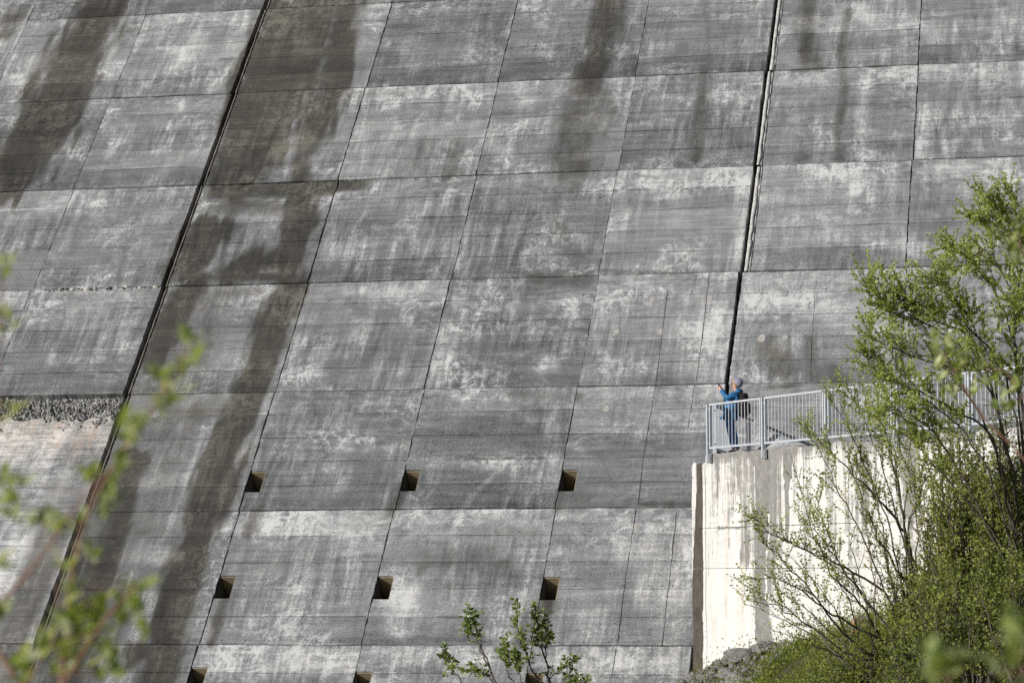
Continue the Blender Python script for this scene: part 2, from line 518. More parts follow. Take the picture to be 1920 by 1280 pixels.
DIRT = [
    S([(610, -40), (570, 100), (500, 250), (450, 345)], [85, 85, 75, 55], 1.0, .7),
    S([(530, 20), (480, 170), (420, 335)], [60, 55, 50], 1.0, .6), S([(660, -20), (620, 170), (590, 250)], [44, 44, 30], .95, .6),
    S([(640, -20), (600, 200), (560, 345)], [50, 45, 30], .6, .6),
    S([(572, 370), (540, 520)], [34, 38], 1.0, .8),
    S([(390, 430), (350, 500)], [50, 46], .85), S([(500, 480), (430, 512)], [50, 40], .85), S([(540, 520), (340, 522)], [16, 16], .9),
    S([(420, 380), (520, 390)], [30, 30], .5),
    S([(545, 540), (512, 600), (480, 700), (455, 780), (420, 850), (400, 930), (372, 1010), (345, 1100), (322, 1180), (290, 1290)], [36, 36, 36, 38, 38, 42, 38, 38, 40, 42], 1.0, .8),
    S([(360, 545), (330, 600), (285, 690)], [42, 36, 22], .9, .8),
    S([(480, 545), (330, 560)], [20, 24], .6),
    S([(390, 760), (330, 780)], [40, 36], .45),
    S([(255, 860), (232, 905), (215, 1000), (180, 1090), (150, 1180), (120, 1290)], [36, 40, 40, 38, 34, 34], .78, .8),
    S([(300, 990), (240, 1000)], [24, 24], .5),
    S([(330, 1220), (250, 1230)], [30, 34], .7),
    S([(215, -30), (140, 110), (75, 240), (5, 345)], [70, 72, 78, 80], .95, .8),
    S([(30, 20), (10, 60)], 30, .5),
    S([(120, 190), (60, 330)], [50, 40], .5),
    S([(1140, -10), (1135, 60), (1120, 120)], [46, 44, 40], .72),
    S([(1110, 120), (1095, 170)], [40, 30], .78),
    S([(1105, 190), (1090, 250), (1075, 312)], [50, 55, 50], .50),
    S([(1060, 300), (1110, 298)], [34, 30], .45),
    S([(370, 560), (290, 760), (200, 1000), (110, 1290)], [80, 100, 100, 90], .36),
    S([(1070, 330), (1075, 350)], 18, .5),
    S([(1040, 370), (1040, 420)], 12, .35),
    S([(862, 280), (845, 322)], 30, .42),
    S([(800, 270), (760, 330)], 28, .35),
    S([(1000, 524), (1090, 526)], [20, 22], .6),
    S([(1050, 420), (1080, 490)], 22, .4),
    S([(960, 738), (1080, 742)], 16, .45),
    S([(960, 760), (1030, 770)], 12, .35),
    S([(1518, -10), (1515, 60), (1518, 115)], [26, 24, 24], .72),
    S([(1560, 20), (1500, 60)], 16, .4),
    S([(1592, 20), (1575, 100), (1583, 160), (1570, 240), (1575, 300)], [10, 12, 11, 12, 14], .62),
    S([(1490, 132), (1540, 130)], 10, .6),
    S([(1630, 126), (1670, 125)], 6, .8),
    S([(1500, 300), (1510, 296)], 14, .5),
    S([(1322, 130), (1315, 200), (1303, 300)], [10, 14, 14], .66),
    S([(1325, 0), (1330, 120)], [12, 8], .35),
    S([(1280, 90), (1260, 110)], 25, .3),
    S([(480, 955), (462, 1000)], [18, 12], .6),
    S([(422, 1122), (400, 1205)], [14, 10], .72, .6),
    S([(752, 922), (735, 956)], [22, 20], .7, .5),
    S([(1026, 1125), (1024, 1145)], [19, 18], .95, .4),
    S([(1022, 1150), (1018, 1200)], [14, 12], .55, .5),
    S([(1052, 922), (1046, 950)], [14, 12], .6, .5),
    S([(1075, 930), (1085, 945)], 26, .4),
    S([(1200, 945), (1295, 946)], 7, .7),
    S([(1130, 508), (1300, 511)], 7, .6),
    S([(900, 990), (1000, 1000)], 20, .35),
    S([(790, 1045), (930, 1050)], [30, 34], .35),
    S([(1440, 640), (1460, 690)], 30, .45),
    S([(1520, 640), (1525, 715)], 16, .5),
    S([(1560, 690), (1580, 716)], 18, .5),
    S([(1500, 722), (1440, 724)], 7, .7),
    S([(1060, 850), (1290, 842)], 6, .4),
    S([(500, 838), (300, 842)], 5, .4),
]
LIME = [
    S([(343, 190), (337, 210)], 10, 1.3, .4), S([(318, 228), (316, 242)], 6, 1.2, .4), S([(365, 75), (335, 130)], 34, .55),
    S([(455, 40), (440, 90)], 26, .5), S([(410, 150), (395, 170)], 12, .8), S([(560, 262), (520, 292)], [34, 26], .85),
    S([(600, 290), (540, 320)], [18, 12], .6), S([(575, 70), (590, 95)], 24, .5), S([(480, 400), (530, 420)], 36, .6),
    S([(330, 300), (290, 340)], 16, .5), S([(240, 230), (205, 290)], 14, .6), S([(180, 380), (40, 400)], 30, .4),
    S([(300, 400), (200, 440)], 26, .4), S([(880, 400), (858, 500)], 10, .5), S([(870, 540), (850, 560)], 24, .65),
    S([(842, 600), (820, 680), (808, 715)], [14, 26, 30], .72), S([(1030, 690), (1050, 660)], 20, .5), S([(560, 560), (545, 600)], 18, .7),
    S([(690, 620), (560, 700)], 30, .35), S([(1345, 570), (1348, 640), (1340, 700)], [30, 34, 40], .8), S([(1405, 340), (1385, 500)], [18, 18], .62),
    S([(1430, 150), (1420, 300)], 14, .6), S([(1360, 170), (1410, 190)], 24, .5), S([(1622, 150), (1615, 220), (1618, 290)], [14, 12, 16], .72),
    S([(1612, 20), (1640, 40)], 24, .7), S([(1730, 200), (1727, 290)], [6, 10], .8), S([(1700, 35), (1735, 50)], 20, .6),
    S([(1810, 240), (1842, 285)], [8, 8], .55), S([(1880, 20), (1885, 40)], 12, .8), S([(760, 1110), (752, 1160), (750, 1185)], [26, 30, 14], 1.0, .5),
    S([(735, 1080), (725, 1110)], 18, .7), S([(330, 1040), (235, 1045)], [18, 30], .85), S([(350, 900), (270, 905)], 18, .6),
    S([(345, 1130), (350, 1180)], 20, .6), S([(1230, 1000), (1255, 1200)], [40, 40], .45), S([(1170, 985), (1180, 1040)], 30, .5),
    S([(1280, 1000), (1262, 1270)], [16, 24], .6), S([(1240, 1240), (1060, 1250)], [34, 30], .75), S([(660, 1235), (420, 1240)], [26, 26], .55),
    S([(740, 1225), (900, 1240)], 18, .45), S([(950, 868), (885, 930), (850, 1000)], [7, 6, 5], .55, .5), S([(960, 868), (985, 945)], [7, 6], .5, .5),
    S([(520, 970), (700, 1010)], 30, .4), S([(1120, 1160), (1110, 1190)], 26, .4), S([(640, 905), (580, 960)], 26, .4),
    S([(1290, 560), (1300, 700)], [24, 30], .45), S([(1420, 560), (1640, 600)], 34, .35), S([(1640, 560), (1660, 690)], 20, .6),
    S([(760, 90), (800, 60)], 26, .4), S([(720, 260), (760, 250)], 20, .4), S([(850, 60), (900, 50)], 20, .35),
    S([(970, 150), (985, 200)], 20, .55), S([(920, 260), (950, 300)], 20, .55), S([(1090, 290), (1110, 280)], 18, .5),
    S([(1080, 140), (1085, 180)], 14, .5), S([(620, 430), (630, 470)], 18, .35), S([(1600, 350), (1560, 330)], 26, .4),
    S([(1640, 455), (1690, 460)], 22, .5), S([(1760, 320), (1900, 320)], 24, .5), S([(1720, 460), (1850, 470)], 20, .5),
    S([(1230, 330), (1270, 360)], 40, .4), S([(1060, 560), (1080, 600)], 14, .5), S([(690, 540), (760, 550)], 18, .5),
]

def fields(x, y):
    wx = (fbm(x * 1.1, y * .35, 5) - .5) * .26 + (fbm(x * 5, y * 1.2, 9) - .5) * .30
    wy = (fbm(x * 1.1, y * .9, 15) - .5) * .6
    fing = (fbm(x * 4.5, y * .7, 63, 4) - .5) * 1.1
    out = []
    for lst in (DIRT, LIME):
        f = np.zeros_like(x)
        for P, w, s, soft in lst:
            ww = min(1, w[0] / .35)
            d = seg_dist(x + wx * ww * .8, y + wy * ww * .8, P, w) + fing * (1.3 if w[0] > .36 else 1.0)
            soft2 = 1.45
            soft2 = 1.5 if w[0] > .36 else 2.0
            e = np.clip((1 + soft2 * .5 - d) / soft2, 0, 1)
            sm = 1 if (lst is LIME or w[0] > .36) else .78
            f = np.maximum(f, s * sm * fade(e))
        f = f * np.clip(.62 + .76 * fbm(x * 2.6, y * .55, 44, 4), 0, 1.12)
        out.append(f)
    return out

def set_attr(me, name, vals, vec=False):
    a = me.attributes.new(name, 'FLOAT_VECTOR' if vec else 'FLOAT', 'POINT')
    a.data.foreach_set('vector' if vec else 'value', np.asarray(vals, np.float32).ravel())

# ------------------------------------------------------------------ ground
W_PT = None
P2 = None
d2 = ray(1545, 826)
P2 = EYE + d2 * ((P0.z - EYE.z) / d2.z)
WDIR = Vector((P2.x - P0.x, P2.y - P0.y, 0)).normalized()      # along the white wall, towards the camera
WN = Vector((WDIR.y, -WDIR.x, 0))
if WN.x > 0: WN = -WN                                          # out of its face
UP = Vector((0, 0, 1))

def sstep(a, b, x):
    t = np.clip((x - a) / (b - a), 0, 1)
    return t * t * (3 - 2 * t)

def ground_z(x, y):
    x = np.asarray(x, float); y = np.asarray(y, float)
    r = np.hypot(x - EYE.x, y - EYE.y)
    z = 1.4 + (4.25 - 1.4) * (1 - sstep(6, 24, r))
    t = (x - P0.x) * WDIR.x + (y - P0.y) * WDIR.y
    d = (x - P0.x) * WN.x + (y - P0.y) * WN.y
    hb = np.interp(t, [-6, -3, -.7, 1.5, 4.2, 8, 12, 20, 40], [1.0, 2.2, 3.5, 4.1, 4.5, 5.2, 6.4, 8.2, 9.4])
    bank = hb - np.maximum(d - .2, 0) * .80
    z = np.maximum(z, np.where(y > 18, bank, 1.4))
    z = z + (fbm(x * .5, y * .5, 2) - .5) * .55 * sstep(10, 30, y) + (fbm(x * 2.2, y * 2.2, 4) - .5) * .22 * sstep(10, 30, y)
    return z

def gz(x, y): return float(ground_z(np.array([x]), np.array([y]))[0])

def build_ground():
    xs = np.concatenate([np.linspace(-700, -45, 14), np.linspace(-40, -4, 30), np.linspace(-3.5, 26, 130), np.linspace(27, 60, 20), np.linspace(80, 700, 14)])
    ys = np.concatenate([np.linspace(-700, -30, 16), np.linspace(-25, 38, 44), np.linspace(38.3, 70, 150), np.linspace(71, 110, 10), np.linspace(150, 700, 10)])
    X, Y = np.meshgrid(xs, ys)
    Z = ground_z(X, Y)
    v = np.stack([X.ravel(), Y.ravel(), Z.ravel()], 1)
    nx = len(xs)
    i, j = np.meshgrid(np.arange(nx - 1), np.arange(len(ys) - 1))
    b = (j * nx + i).ravel()
    f = np.stack([b, b + 1, b + 1 + nx, b + nx], 1)
    me = mesh_np('ground', v, f)
    me.polygons.foreach_set('use_smooth', [True] * len(me.polygons))
    o = add('ground', me, M['ground'])
    o['kind'] = 'structure'
build_ground()

# ------------------------------------------------------------------ the dam
dam = empty('dam', DO)
dam.rotation_euler = (SLOPE, 0, 0)
tag(dam, 'huge sloping grey concrete dam face of stained rectangular pours with dark joints', 'dam')
THICK = .95
BOARDS = 5

GAPS = {}                                       # joint -> (left half gap, right offset)
for i in range(len(XA)): GAPS[i] = (.018, .018)
GAPS[4] = (.008, .010); GAPS[5] = (.010, .012)
GAPS[JC] = (.065, .175)
GAPS[JG] = (.055, .330)
GAPS[7] = (.020, .020); GAPS[8] = (.015, .015); GAPS[9] = (.009, .010); GAPS[11] = (.016, .016)
def gap_r(j, ri):
    if j == JG: return .250 if ri >= 6 else .065
    return GAPS[j][1]


def niche_at(px0, py0, px1, py1):
    a0, b1 = dam_ab(px0, py0)
    a1, b0 = dam_ab(px1, py1)
    return b0, b1
NW, NH = .42, .80
NICHES = []                                     # (joint, b centre)
for j, px, py in ((6, 190, 905), (7, 473, 902), (8, 760, 901), (9, 1057, 900), (7, 414, 1100), (8, 713, 1101), (9, 1021, 1102), (7, 365, 1272), (8, 676, 1281), (9, 985, 1283)):
    NICHES.append((j, dam_ab(px, py)[1]))

def joint_x(i, b):
    """joints wander a little from pour to pour"""
    r = max(0, min(len(YB) - 2, int(np.searchsorted(YB, b)) - 1))
    return XA[i] + ((i * 7 + r * 13) % 5 - 2) * .012

PANEL_Z = []
def surf_z(a, b):
    for X, Y, Z in PANEL_Z:
        if X[0, 0] <= a <= X[0, -1] and Y[0, 0] <= b <= Y[-1, 0]:
            return float(Z[np.argmin(np.abs(Y[:, 0] - b)), np.argmin(np.abs(X[0] - a))])
    return 0.0
def make_panel(ci, ri):
    b0, b1 = YB[ri], YB[ri + 1]
    vis = ci in VIS_COL and ri in VIS_ROW
    mid = (b0 + b1) / 2
    x0 = joint_x(ci, mid) + gap_r(ci, ri)
    x1 = joint_x(ci + 1, mid) - GAPS[ci + 1][0]
    jig = ((ci * 5 + ri * 3) % 7 - 3) * .006
    y0, y1 = b0 + .008 + jig, b1 - .006 + jig * .5
    broken = (ci in (4, 5) and ri == 4)
    if broken: y1 = b0 + (b1 - b0) * .79
    nx, ny = (42, 46) if vis else (7, 8)
    xs = list(np.linspace(x0, x1, nx + 1)); ys = list(np.linspace(y0, y1, ny + 1))
    notches = []
    for (j, bc) in NICHES:
        if j == ci and y0 < bc < y1 + .2:
            n0, n1 = bc - NH / 2, min(bc + NH / 2, y1 - .06)
            notches.append((x0 - .01, x0 + NW, n0, n1))
    def snap(lst, v):
        k = int(np.argmin([abs(q - v) for q in lst[1:-1]])) + 1
        lst[k] = v
    for (a, b, c, d) in notches:
        snap(xs, b); snap(ys, c); snap(ys, d)
    xs, ys = np.array(xs), np.array(ys)
    X, Y = np.meshgrid(xs, ys)
    NXv = nx + 1
    # ragged outline
    W = X.copy(); H = Y.copy()
    amp = .022 if vis else 0
    ex = (fbm(Y[:, 0] * 5, np.full(ny + 1, ci * 3.1), ri, 4) - .5) * amp * 2
    ex2 = (fbm(Y[:, -1] * 5, np.full(ny + 1, ci * 5.7 + 9), ri, 4) - .5) * amp * 2
    ey = (fbm(X[0] * 4, np.full(nx + 1, ri * 3.3), ci, 4) - .5) * amp * 1.3
    ey2 = (fbm(X[-1] * 4, np.full(nx + 1, ri * 4.1 + 5), ci, 4) - .5) * amp * (1.3 if not broken else 26)
    W[:, 0] += np.clip(ex, -.014, .03); W[:, -1] += np.clip(ex2, -.03, .014)
    H[0] += np.clip(ey, -.006, .02)
    if broken:
        for k in range(1, 9): H[-k] += ey2 * (1 - (k - 1) / 8)
    else: H[-1] += np.clip(ey2, -.02, .006)
    lift = (Y - b0) / (b1 - b0)
    brd = lift * BOARDS + ri * 7
    # relief: gentle warp, board ledges, pours standing slightly proud of one another
    hsh = np.random.default_rng(ci * 100 + ri)
    Z = (fbm(X * .5, Y * .5, 21) - .5) * .05 + hsh.uniform(-.012, .012) - (lift - .5) * .012
    led = hsh.uniform(-.006, .006, 90)
    Z = Z + led[np.clip(np.floor(brd).astype(int), 0, 89)]
    Z = Z + (fbm(X * 2.5, Y * 2.5, 33) - .5) * .014
    rough_band = np.zeros_like(X)
    if ri == 6 and ci in (6, 7):               # chipped band under a lift joint
        lim = .2 if ci == 6 else .14
        rough_band = sstep(1 - lim, 1 - lim * .5, lift) * sstep(XA[6], XA[6] + .6, X) * (1 - sstep(XA[7] + .6, XA[7] + 1.4, X))
        Z = Z - rough_band * fbm(X * 7, Y * 7, 55, 4) * .10
    v = np.stack([W, H, Z], -1).reshape(-1, 3)
    i, j = np.meshgrid(np.arange(nx), np.arange(ny))
    keep = np.ones(i.shape, bool)
    cx, cy = (xs[:-1] + xs[1:]) / 2, (ys[:-1] + ys[1:]) / 2
    for (a, b, c, d) in notches:
        keep &= ~((cx[None, :] < b) & (cy[:, None] > c) & (cy[:, None] < d))
    base = (j * NXv + i)[keep]
    f = np.stack([base, base + 1, base + 1 + NXv, base + NXv], 1)
    # side walls from boundary edges
    edges = {}
    for q in f:
        for k in range(4):
            e = (q[k], q[(k + 1) % 4])
            r = (e[1], e[0])
            if r in edges: edges.pop(r)
            else: edges[e] = 1
    be = list(edges)
    uniq = sorted({k for e in be for k in e})
    nu = len(uniq)
    rtop = {u: len(v) + n for n, u in enumerate(uniq)}
    remap = {u: len(v) + nu + n for n, u in enumerate(uniq)}
    top = v[uniq].copy()
    low = v[uniq].copy(); low[:, 2] = -THICK
    side = np.array([[rtop[b], rtop[a], remap[a], remap[b]] for a, b in be])
    PANEL_Z.append((X, Y, Z))
    allv = np.concatenate([v, top, low]); allf = np.concatenate([f, side])
    me = mesh_np('concrete_panel', allv, allf)
    sm = np.zeros(len(allf), bool); sm[:len(f)] = True
    me.polygons.foreach_set('use_smooth', sm)
    gx, gy = allv[:, 0], allv[:, 1]
    if vis:
        di, li = fields(gx, gy)
    else:
        di = np.zeros(len(allv)); li = np.zeros(len(allv))
        di = np.clip((fbm(gx * .35, gy * .05, 71) - .55) * 3, 0, .8)
    flat = lambda A: np.concatenate([A.ravel(), A.ravel()[uniq], A.ravel()[uniq]])
    wh = np.zeros(len(allv)); ru = np.zeros(len(allv))
    if ci <= 5 and ri <= 4:
        lv = flat(lift)
        full = 1.0 if ri == 4 else .8 if ri == 3 else .55
        wh[:] = full
        if ri == 4: wh *= .45 + .55 * sstep(.2, .62, lv); ru = sstep(.25, .75, lv)
        bx = XA[6]
        stain = (1 - sstep(.3, .9, np.abs(gx - (bx - .75 + (gy - b0) * .05)))) * (.8 if ri < 4 else .3)
        wh = wh * (1 - stain); di = np.maximum(di, stain * .85)
    set_attr(me, 'dp', np.stack([gx, gy, gx * 0], 1), True)
    set_attr(me, 'dirt', np.maximum(di, flat(rough_band) * .75)); set_attr(me, 'lime', li); set_attr(me, 'white', wh); set_attr(me, 'rust', ru)
    set_attr(me, 'lift', flat(lift)); set_attr(me, 'board', flat(brd))
    o = add('concrete_panel', me, M['concrete'], dam)
    return o

for ci in range(len(XA) - 1):
    for ri in range(len(YB) - 1):
        make_panel(ci, ri)

def local_box(name, mat, x0, x1, y0, y1, z0, z1, parent=dam):
    bm = bmesh.new()
    bm_box(bm, ((x0 + x1) / 2, (y0 + y1) / 2, (z0 + z1) / 2), ((x1 - x0) / 2, 0, 0), (0, (y1 - y0) / 2, 0), (0, 0, (z1 - z0) / 2))
    return bm_obj(name, bm, mat, parent)

local_box('dam_core', M['core'], XA[0], XA[-1], YB[0], YB[-1], -8, -THICK - .01)
for (j, bc) in NICHES:
    x0 = joint_x(j, bc) + GAPS[j][1]
    xa, xb, ya, yb, zb = x0 - GAPS[j][1] + .002, x0 + NW - .004, bc - NH / 2 + .004, bc + NH / 2 - .004, -.90
    bm = bmesh.new()
    w = .012
    bm_box(bm, ((xa + xb) / 2, (ya + yb) / 2, zb), ((xb - xa) / 2, 0, 0), (0, (yb - ya) / 2, 0), (0, 0, .02))
    bm_box(bm, ((xa + xb) / 2, ya + w, zb / 2 - .015), ((xb - xa) / 2, 0, 0), (0, w, 0), (0, 0, -zb / 2 - .03))
    bm_box(bm, (xa + w, (ya + yb) / 2, zb / 2 - .02), (w, 0, 0), (0, (yb - ya) / 2 - 2 * w - .003, 0), (0, 0, -zb / 2 - .04))
    nb_ = bm_obj('drain_niche', bm, M['core'], dam)  # back, floor and left wall coloured dark to deepen their shade
    bm = bmesh.new()
    bm_box(bm, ((xa + xb) / 2 + w + .002, yb - w, zb / 2 - .015), ((xb - xa) / 2 - w - .002, 0, 0), (0, w, 0), (0, 0, -zb / 2 - .03))
    bm_box(bm, (xb - w, (ya + yb) / 2, zb / 2 - .015), (w, 0, 0), (0, (yb - ya) / 2 - 2 * w - .002, 0), (0, 0, -zb / 2 - .03))
    bm_obj('niche_lit_faces', bm, M['niche'], nb_)  # ceiling and right wall in brighter ochre, painted as the sunlit faces

# mortar strips beside the two wide joints, one per pour
def strip(j, ri, xa, xb, mat, z, seed):
    b0, b1 = YB[ri] + .03, YB[ri + 1] - .03
    ny = 40
    ys = np.linspace(b0, b1, ny + 1)
    xl = joint_x(j, (b0 + b1) / 2)
    L = xl + xa + (fbm(ys * 4, ys * 0 + seed, 3) - .5) * .025
    R = xl + xb + (fbm(ys * 3, ys * 0 + seed + 7, 4) - .5) * .16 * (xb - xa) / .2
    R = np.minimum(R, xl + gap_r(j, ri) - .004)
    zz = z + (fbm(ys * 6, ys * 0 + seed + 3, 4) - .5) * .04
    v = np.concatenate([np.stack([L, ys, zz], 1), np.stack([R, ys, zz + .01], 1), np.stack([L, ys, zz - .5], 1), np.stack([R, ys, zz - .5], 1)])
    n = ny + 1
    k = np.arange(ny)
    f = np.concatenate([np.stack([k, k + n, k + n + 1, k + 1], 1), np.stack([k + 2 * n, k, k + 1, k + 2 * n + 1], 1), np.stack([k + n, k + 3 * n, k + 3 * n + 1, k + n + 1], 1)])
    return add('joint_strip', mesh_np('joint_strip', v, f), mat, dam)
for ri in range(1, 11):
    if ri >= 6:
        strip(JG, ri, .066, .165, M['strip'], -.012, ri * 3.3)
        strip(JG, ri, .172, .222, M['strip'], -.035, ri * 7.3)
    strip(JC, ri, .078, .120, M['rim'], -.02, ri * 5.1)
    strip(JC, ri, .138, .165, M['rim'], -.05, ri * 2.1)

# broken band of exposed aggregate above the white pour
def stones_mesh(name, n, xr, yr, size, zf, seed, ragged=False):
    r = np.random.default_rng(seed)
    ico = bmesh.new(); bmesh.ops.create_icosphere(ico, subdivisions=1, radius=1)
    iv = np.array([v.co[:] for v in ico.verts]); ic = np.array([[v.index for v in f.verts] for f in ico.faces]); ico.free()
    V, F = [], []
    for k in range(n):
        s = size * min(r.lognormal(0, .5), 2.3)
        x = r.uniform(*xr); y = r.uniform(*yr)
        a = iv * (1 + r.uniform(-.35, .35, (len(iv), 1)))
        q = r.normal(size=(3, 3)); u, _, w = np.linalg.svd(q)
        a = (a * np.array([1, .75, .55])) @ (u @ w) * s + np.array([x, y, zf(x, y, r)])
        F.append(ic + len(iv) * k); V.append(a)
    return mesh_np(name, np.concatenate(V), np.concatenate(F), 3)
bt = YB[5]; bl = YB[5] - YB[4]
for ci in (4, 5):
    xr = (XA[ci] + .03, XA[ci + 1] - .06)
    me = stones_mesh('broken_aggregate', 3200, xr, (bt - bl * .31, bt - .03), .036, lambda x, y, r: -.13 + .13 * fbm(np.array([x * 2]), np.array([y * 2]), 4)[0] - max(0, (y - bt + .3)) * .18 + r.uniform(-.03, .03), 40 + ci)
    o = add('broken_aggregate', me, M['stone'], dam); o['kind'] = 'stuff'
    local_box('aggregate_bed', M['stone'], xr[0], xr[1], bt - bl * .34, bt - .012, -.6, -.17)

# pebbles washed out along one lift joint
ico = bmesh.new(); bmesh.ops.create_icosphere(ico, subdivisions=1, radius=1)
peb = bpy.data.meshes.new('pebble'); ico.to_mesh(peb); ico.free(); peb.materials.append(M['pebble'])
for px, py, s in ((113, 544, 8), (136, 543, 10), (163, 542, 11), (178, 541, 8), (219, 540, 7), (239, 541, 11), (264, 539, 10), (293, 541, 12), (76, 545, 5), (200, 542, 5)):
    o = bpy.data.objects.new('pebble', peb); COL.objects.link(o); o.parent = dam
    a, b = dam_ab(px, py)
    o.location = (a, YB[6] + random.uniform(-.05, .01), .0); k = s / PXM * .72
    o.scale = (k, k * .8, k * .6); o.rotation_euler = (random.random(), random.random(), random.random() * .6)
dk = stones_mesh('broken_edge', 130, (dam_ab(85, 542)[0], dam_ab(300, 541)[0]), (YB[6] - .07, YB[6] + .03), .035, lambda x, y, r: -.01, 77)
o = add('broken_edge', dk, M['core'], dam); o['kind'] = 'stuff'

# pale round plugs
for px, py, s in ((1156, 622, 11), (1238, 622, 12), (1222, 562, 10), (1331, 561, 11), (1137, 766, 12), (1428, 634, 16), (1472, 632, 10), (1190, 986, 11)):
    a, b = dam_ab(px, py)
    bm = bmesh.new()
    n = 14; rr = s / PXM * .55
    ring = [bm.verts.new((rr * cos(2 * pi * k / n) * random.uniform(.85, 1.1), rr * 1.3 * sin(2 * pi * k / n) * random.uniform(.85, 1.1), .045)) for k in range(n)]
    bot = [bm.verts.new((q.co.x, q.co.y, -.05)) for q in ring]
    bm.faces.new(ring)
    for k in range(n): bm.faces.new((ring[k], bot[k], bot[(k + 1) % n], ring[(k + 1) % n]))
    bm_obj('mortar_plug', bm, M['plug'], dam, (a, b, surf_z(a, b) - .040))

# thin vertical construction cracks in the lower pours: narrow raised seams of mortar
def seam(pts, w=.018):
    P = poly_ab(pts); v = []; f = []
    ys = np.linspace(P[0][1], P[-1][1], 60)
    xs = np.interp(ys, P[::-1, 1] if P[0][1] > P[-1][1] else P[:, 1], P[::-1, 0] if P[0][1] > P[-1][1] else P[:, 0])
    xs = xs + (fbm(ys * 3, ys * 0 + P[0][0], 6) - .5) * .035
    ww = .75 * w * np.clip(1.9 * fbm(ys * 1.6, ys * 0 + P[0][0] + 4, 8) - .35, .08, 1.1)
    z = np.array([surf_z(q, w_) for q, w_ in zip(xs, ys)]) + .007
    v = np.concatenate([np.stack([xs - ww, ys, z], 1), np.stack([xs + ww, ys, z], 1), np.stack([xs - ww, ys, z - .08], 1), np.stack([xs + ww, ys, z - .08], 1)])
    n = 60; k = np.arange(n - 1)
    f = np.concatenate([np.stack([k, k + n, k + n + 1, k + 1], 1), np.stack([k + 2 * n, k, k + 1, k + 2 * n + 1], 1), np.stack([k + n, k + 3 * n, k + 3 * n + 1, k + n + 1], 1)])
    return add('tar_seam', mesh_np('tar_seam', v, f), M['core'], dam)
seam([(1252, 545), (1230, 715)], .011); seam([(1229, 720), (1207, 850), (1197, 945)], .013); seam([(1192, 955), (1172, 1090), (1158, 1205)], .014)
seam([(1330, 512), (1318, 620), (1306, 715)], .012); seam([(1302, 722), (1290, 800)], .012); seam([(1268, 960), (1256, 1080), (1241, 1210)], .014)
seam([(1527, 560), (1522, 640), (1520, 715)], .010); seam([(1677, 512), (1674, 640)], .010); seam([(1155, 1215), (1143, 1290)], .012)

# ------------------------------------------------------------------ walkway, wall, railings
FLOOR = P0.z
def wall_t(px):
    """distance along the wall of the point that the picture column px looks at (wall top level)"""
    d = ray(px, 840)
    # intersect vertical plane of the wall
    k = (P0 - EYE).dot(WN) / d.dot(WN)
    return ((EYE + d * k) - P0).dot(WDIR)
def wall_pt(px, py):
    d = ray(px, py); k = (P0 - EYE).dot(WN) / d.dot(WN)
    p = EYE + d * k - P0
    return p.dot(WDIR), p.z
T_L = wall_t(1297)
T_R = 15.0

def dam_y(z): return DO.y + (z - DO.z) / tan(SLOPE)

# solid fill behind the wall up to the floor
def build_walkway():
    bm = bmesh.new()
    zt = FLOOR - .06
    back = .45
    A = P0 + WDIR * (wall_t(1325)) - WN * back; B = P0 + WDIR * T_R - WN * back
    zb = 1.0
    top = [Vector((A.x, A.y, zt)), Vector((B.x, B.y, zt)), Vector((B.x, dam_y(zt) - .03, zt)), Vector((A.x, dam_y(zt) - .03, zt))]
    bot = [Vector((A.x, A.y, zb)), Vector((B.x, B.y, zb)), Vector((B.x, max(dam_y(zb), B.y + .2), zb)), Vector((A.x, max(dam_y(zb), A.y + .2), zb))]
    t = [bm.verts.new(p) for p in top]; b = [bm.verts.new(p) for p in bot]
    bm.faces.new(t); bm.faces.new(b[::-1])
    for k in range(4): bm.faces.new((t[k], b[k], b[(k + 1) % 4], t[(k + 1) % 4]))
    o = bm_obj('walkway', bm, M['slab']); o['kind'] = 'structure'
build_walkway()

wall = empty('retaining_wall', (P0.x, P0.y, 2.0))
tag(wall, 'white lime-streaked concrete retaining wall under the railed walkway', 'wall')
def WS(pts, hw, s, soft=.8):
    if not isinstance(hw, (list, tuple)): hw = [hw] * len(pts)
    return (np.array([wall_pt(*p) for p in pts]), [h / 42. for h in hw], s, soft)
W_DIRT = [
    WS([(1430, 850), (1430, 950), (1427, 1060), (1424, 1130), (1440, 1290)], [13, 11, 11, 12, 16], .95, .7),
    WS([(1450, 845), (1448, 930), (1446, 1100)], [10, 8, 8], .55), WS([(1475, 850), (1476, 900), (1474, 1010)], [7, 5, 3], .8, .7),
    WS([(1335, 849), (1440, 841)], [5, 6], .85), WS([(1395, 850), (1398, 990), (1396, 1040)], [16, 12, 10], .44, 1.0),
    WS([(1345, 870), (1344, 930)], [3, 2], .6), WS([(1415, 850), (1425, 868)], 10, .8), WS([(1500, 835), (1560, 828)], [4, 4], .5),
    WS([(1345, 989), (1400, 988)], .6, .6),
    WS([(1375, 880), (1372, 960)], 8, .42), WS([(1400, 1010), (1398, 1040)], 10, .55), WS([(1550, 840), (1560, 1000)], [10, 8], .42),
    WS([(1620, 830), (1622, 960)], [14, 8], .5), WS([(1700, 820), (1710, 960)], [16, 10], .5),
]
W_RUST = [WS([(1312, 866), (1311, 1000), (1309, 1100), (1306, 1290)], [5.5, 8.5, 12, 12.5], 1.0, .25), WS([(1297, 870), (1297, 940)], [1.5, 1.0], .8)]

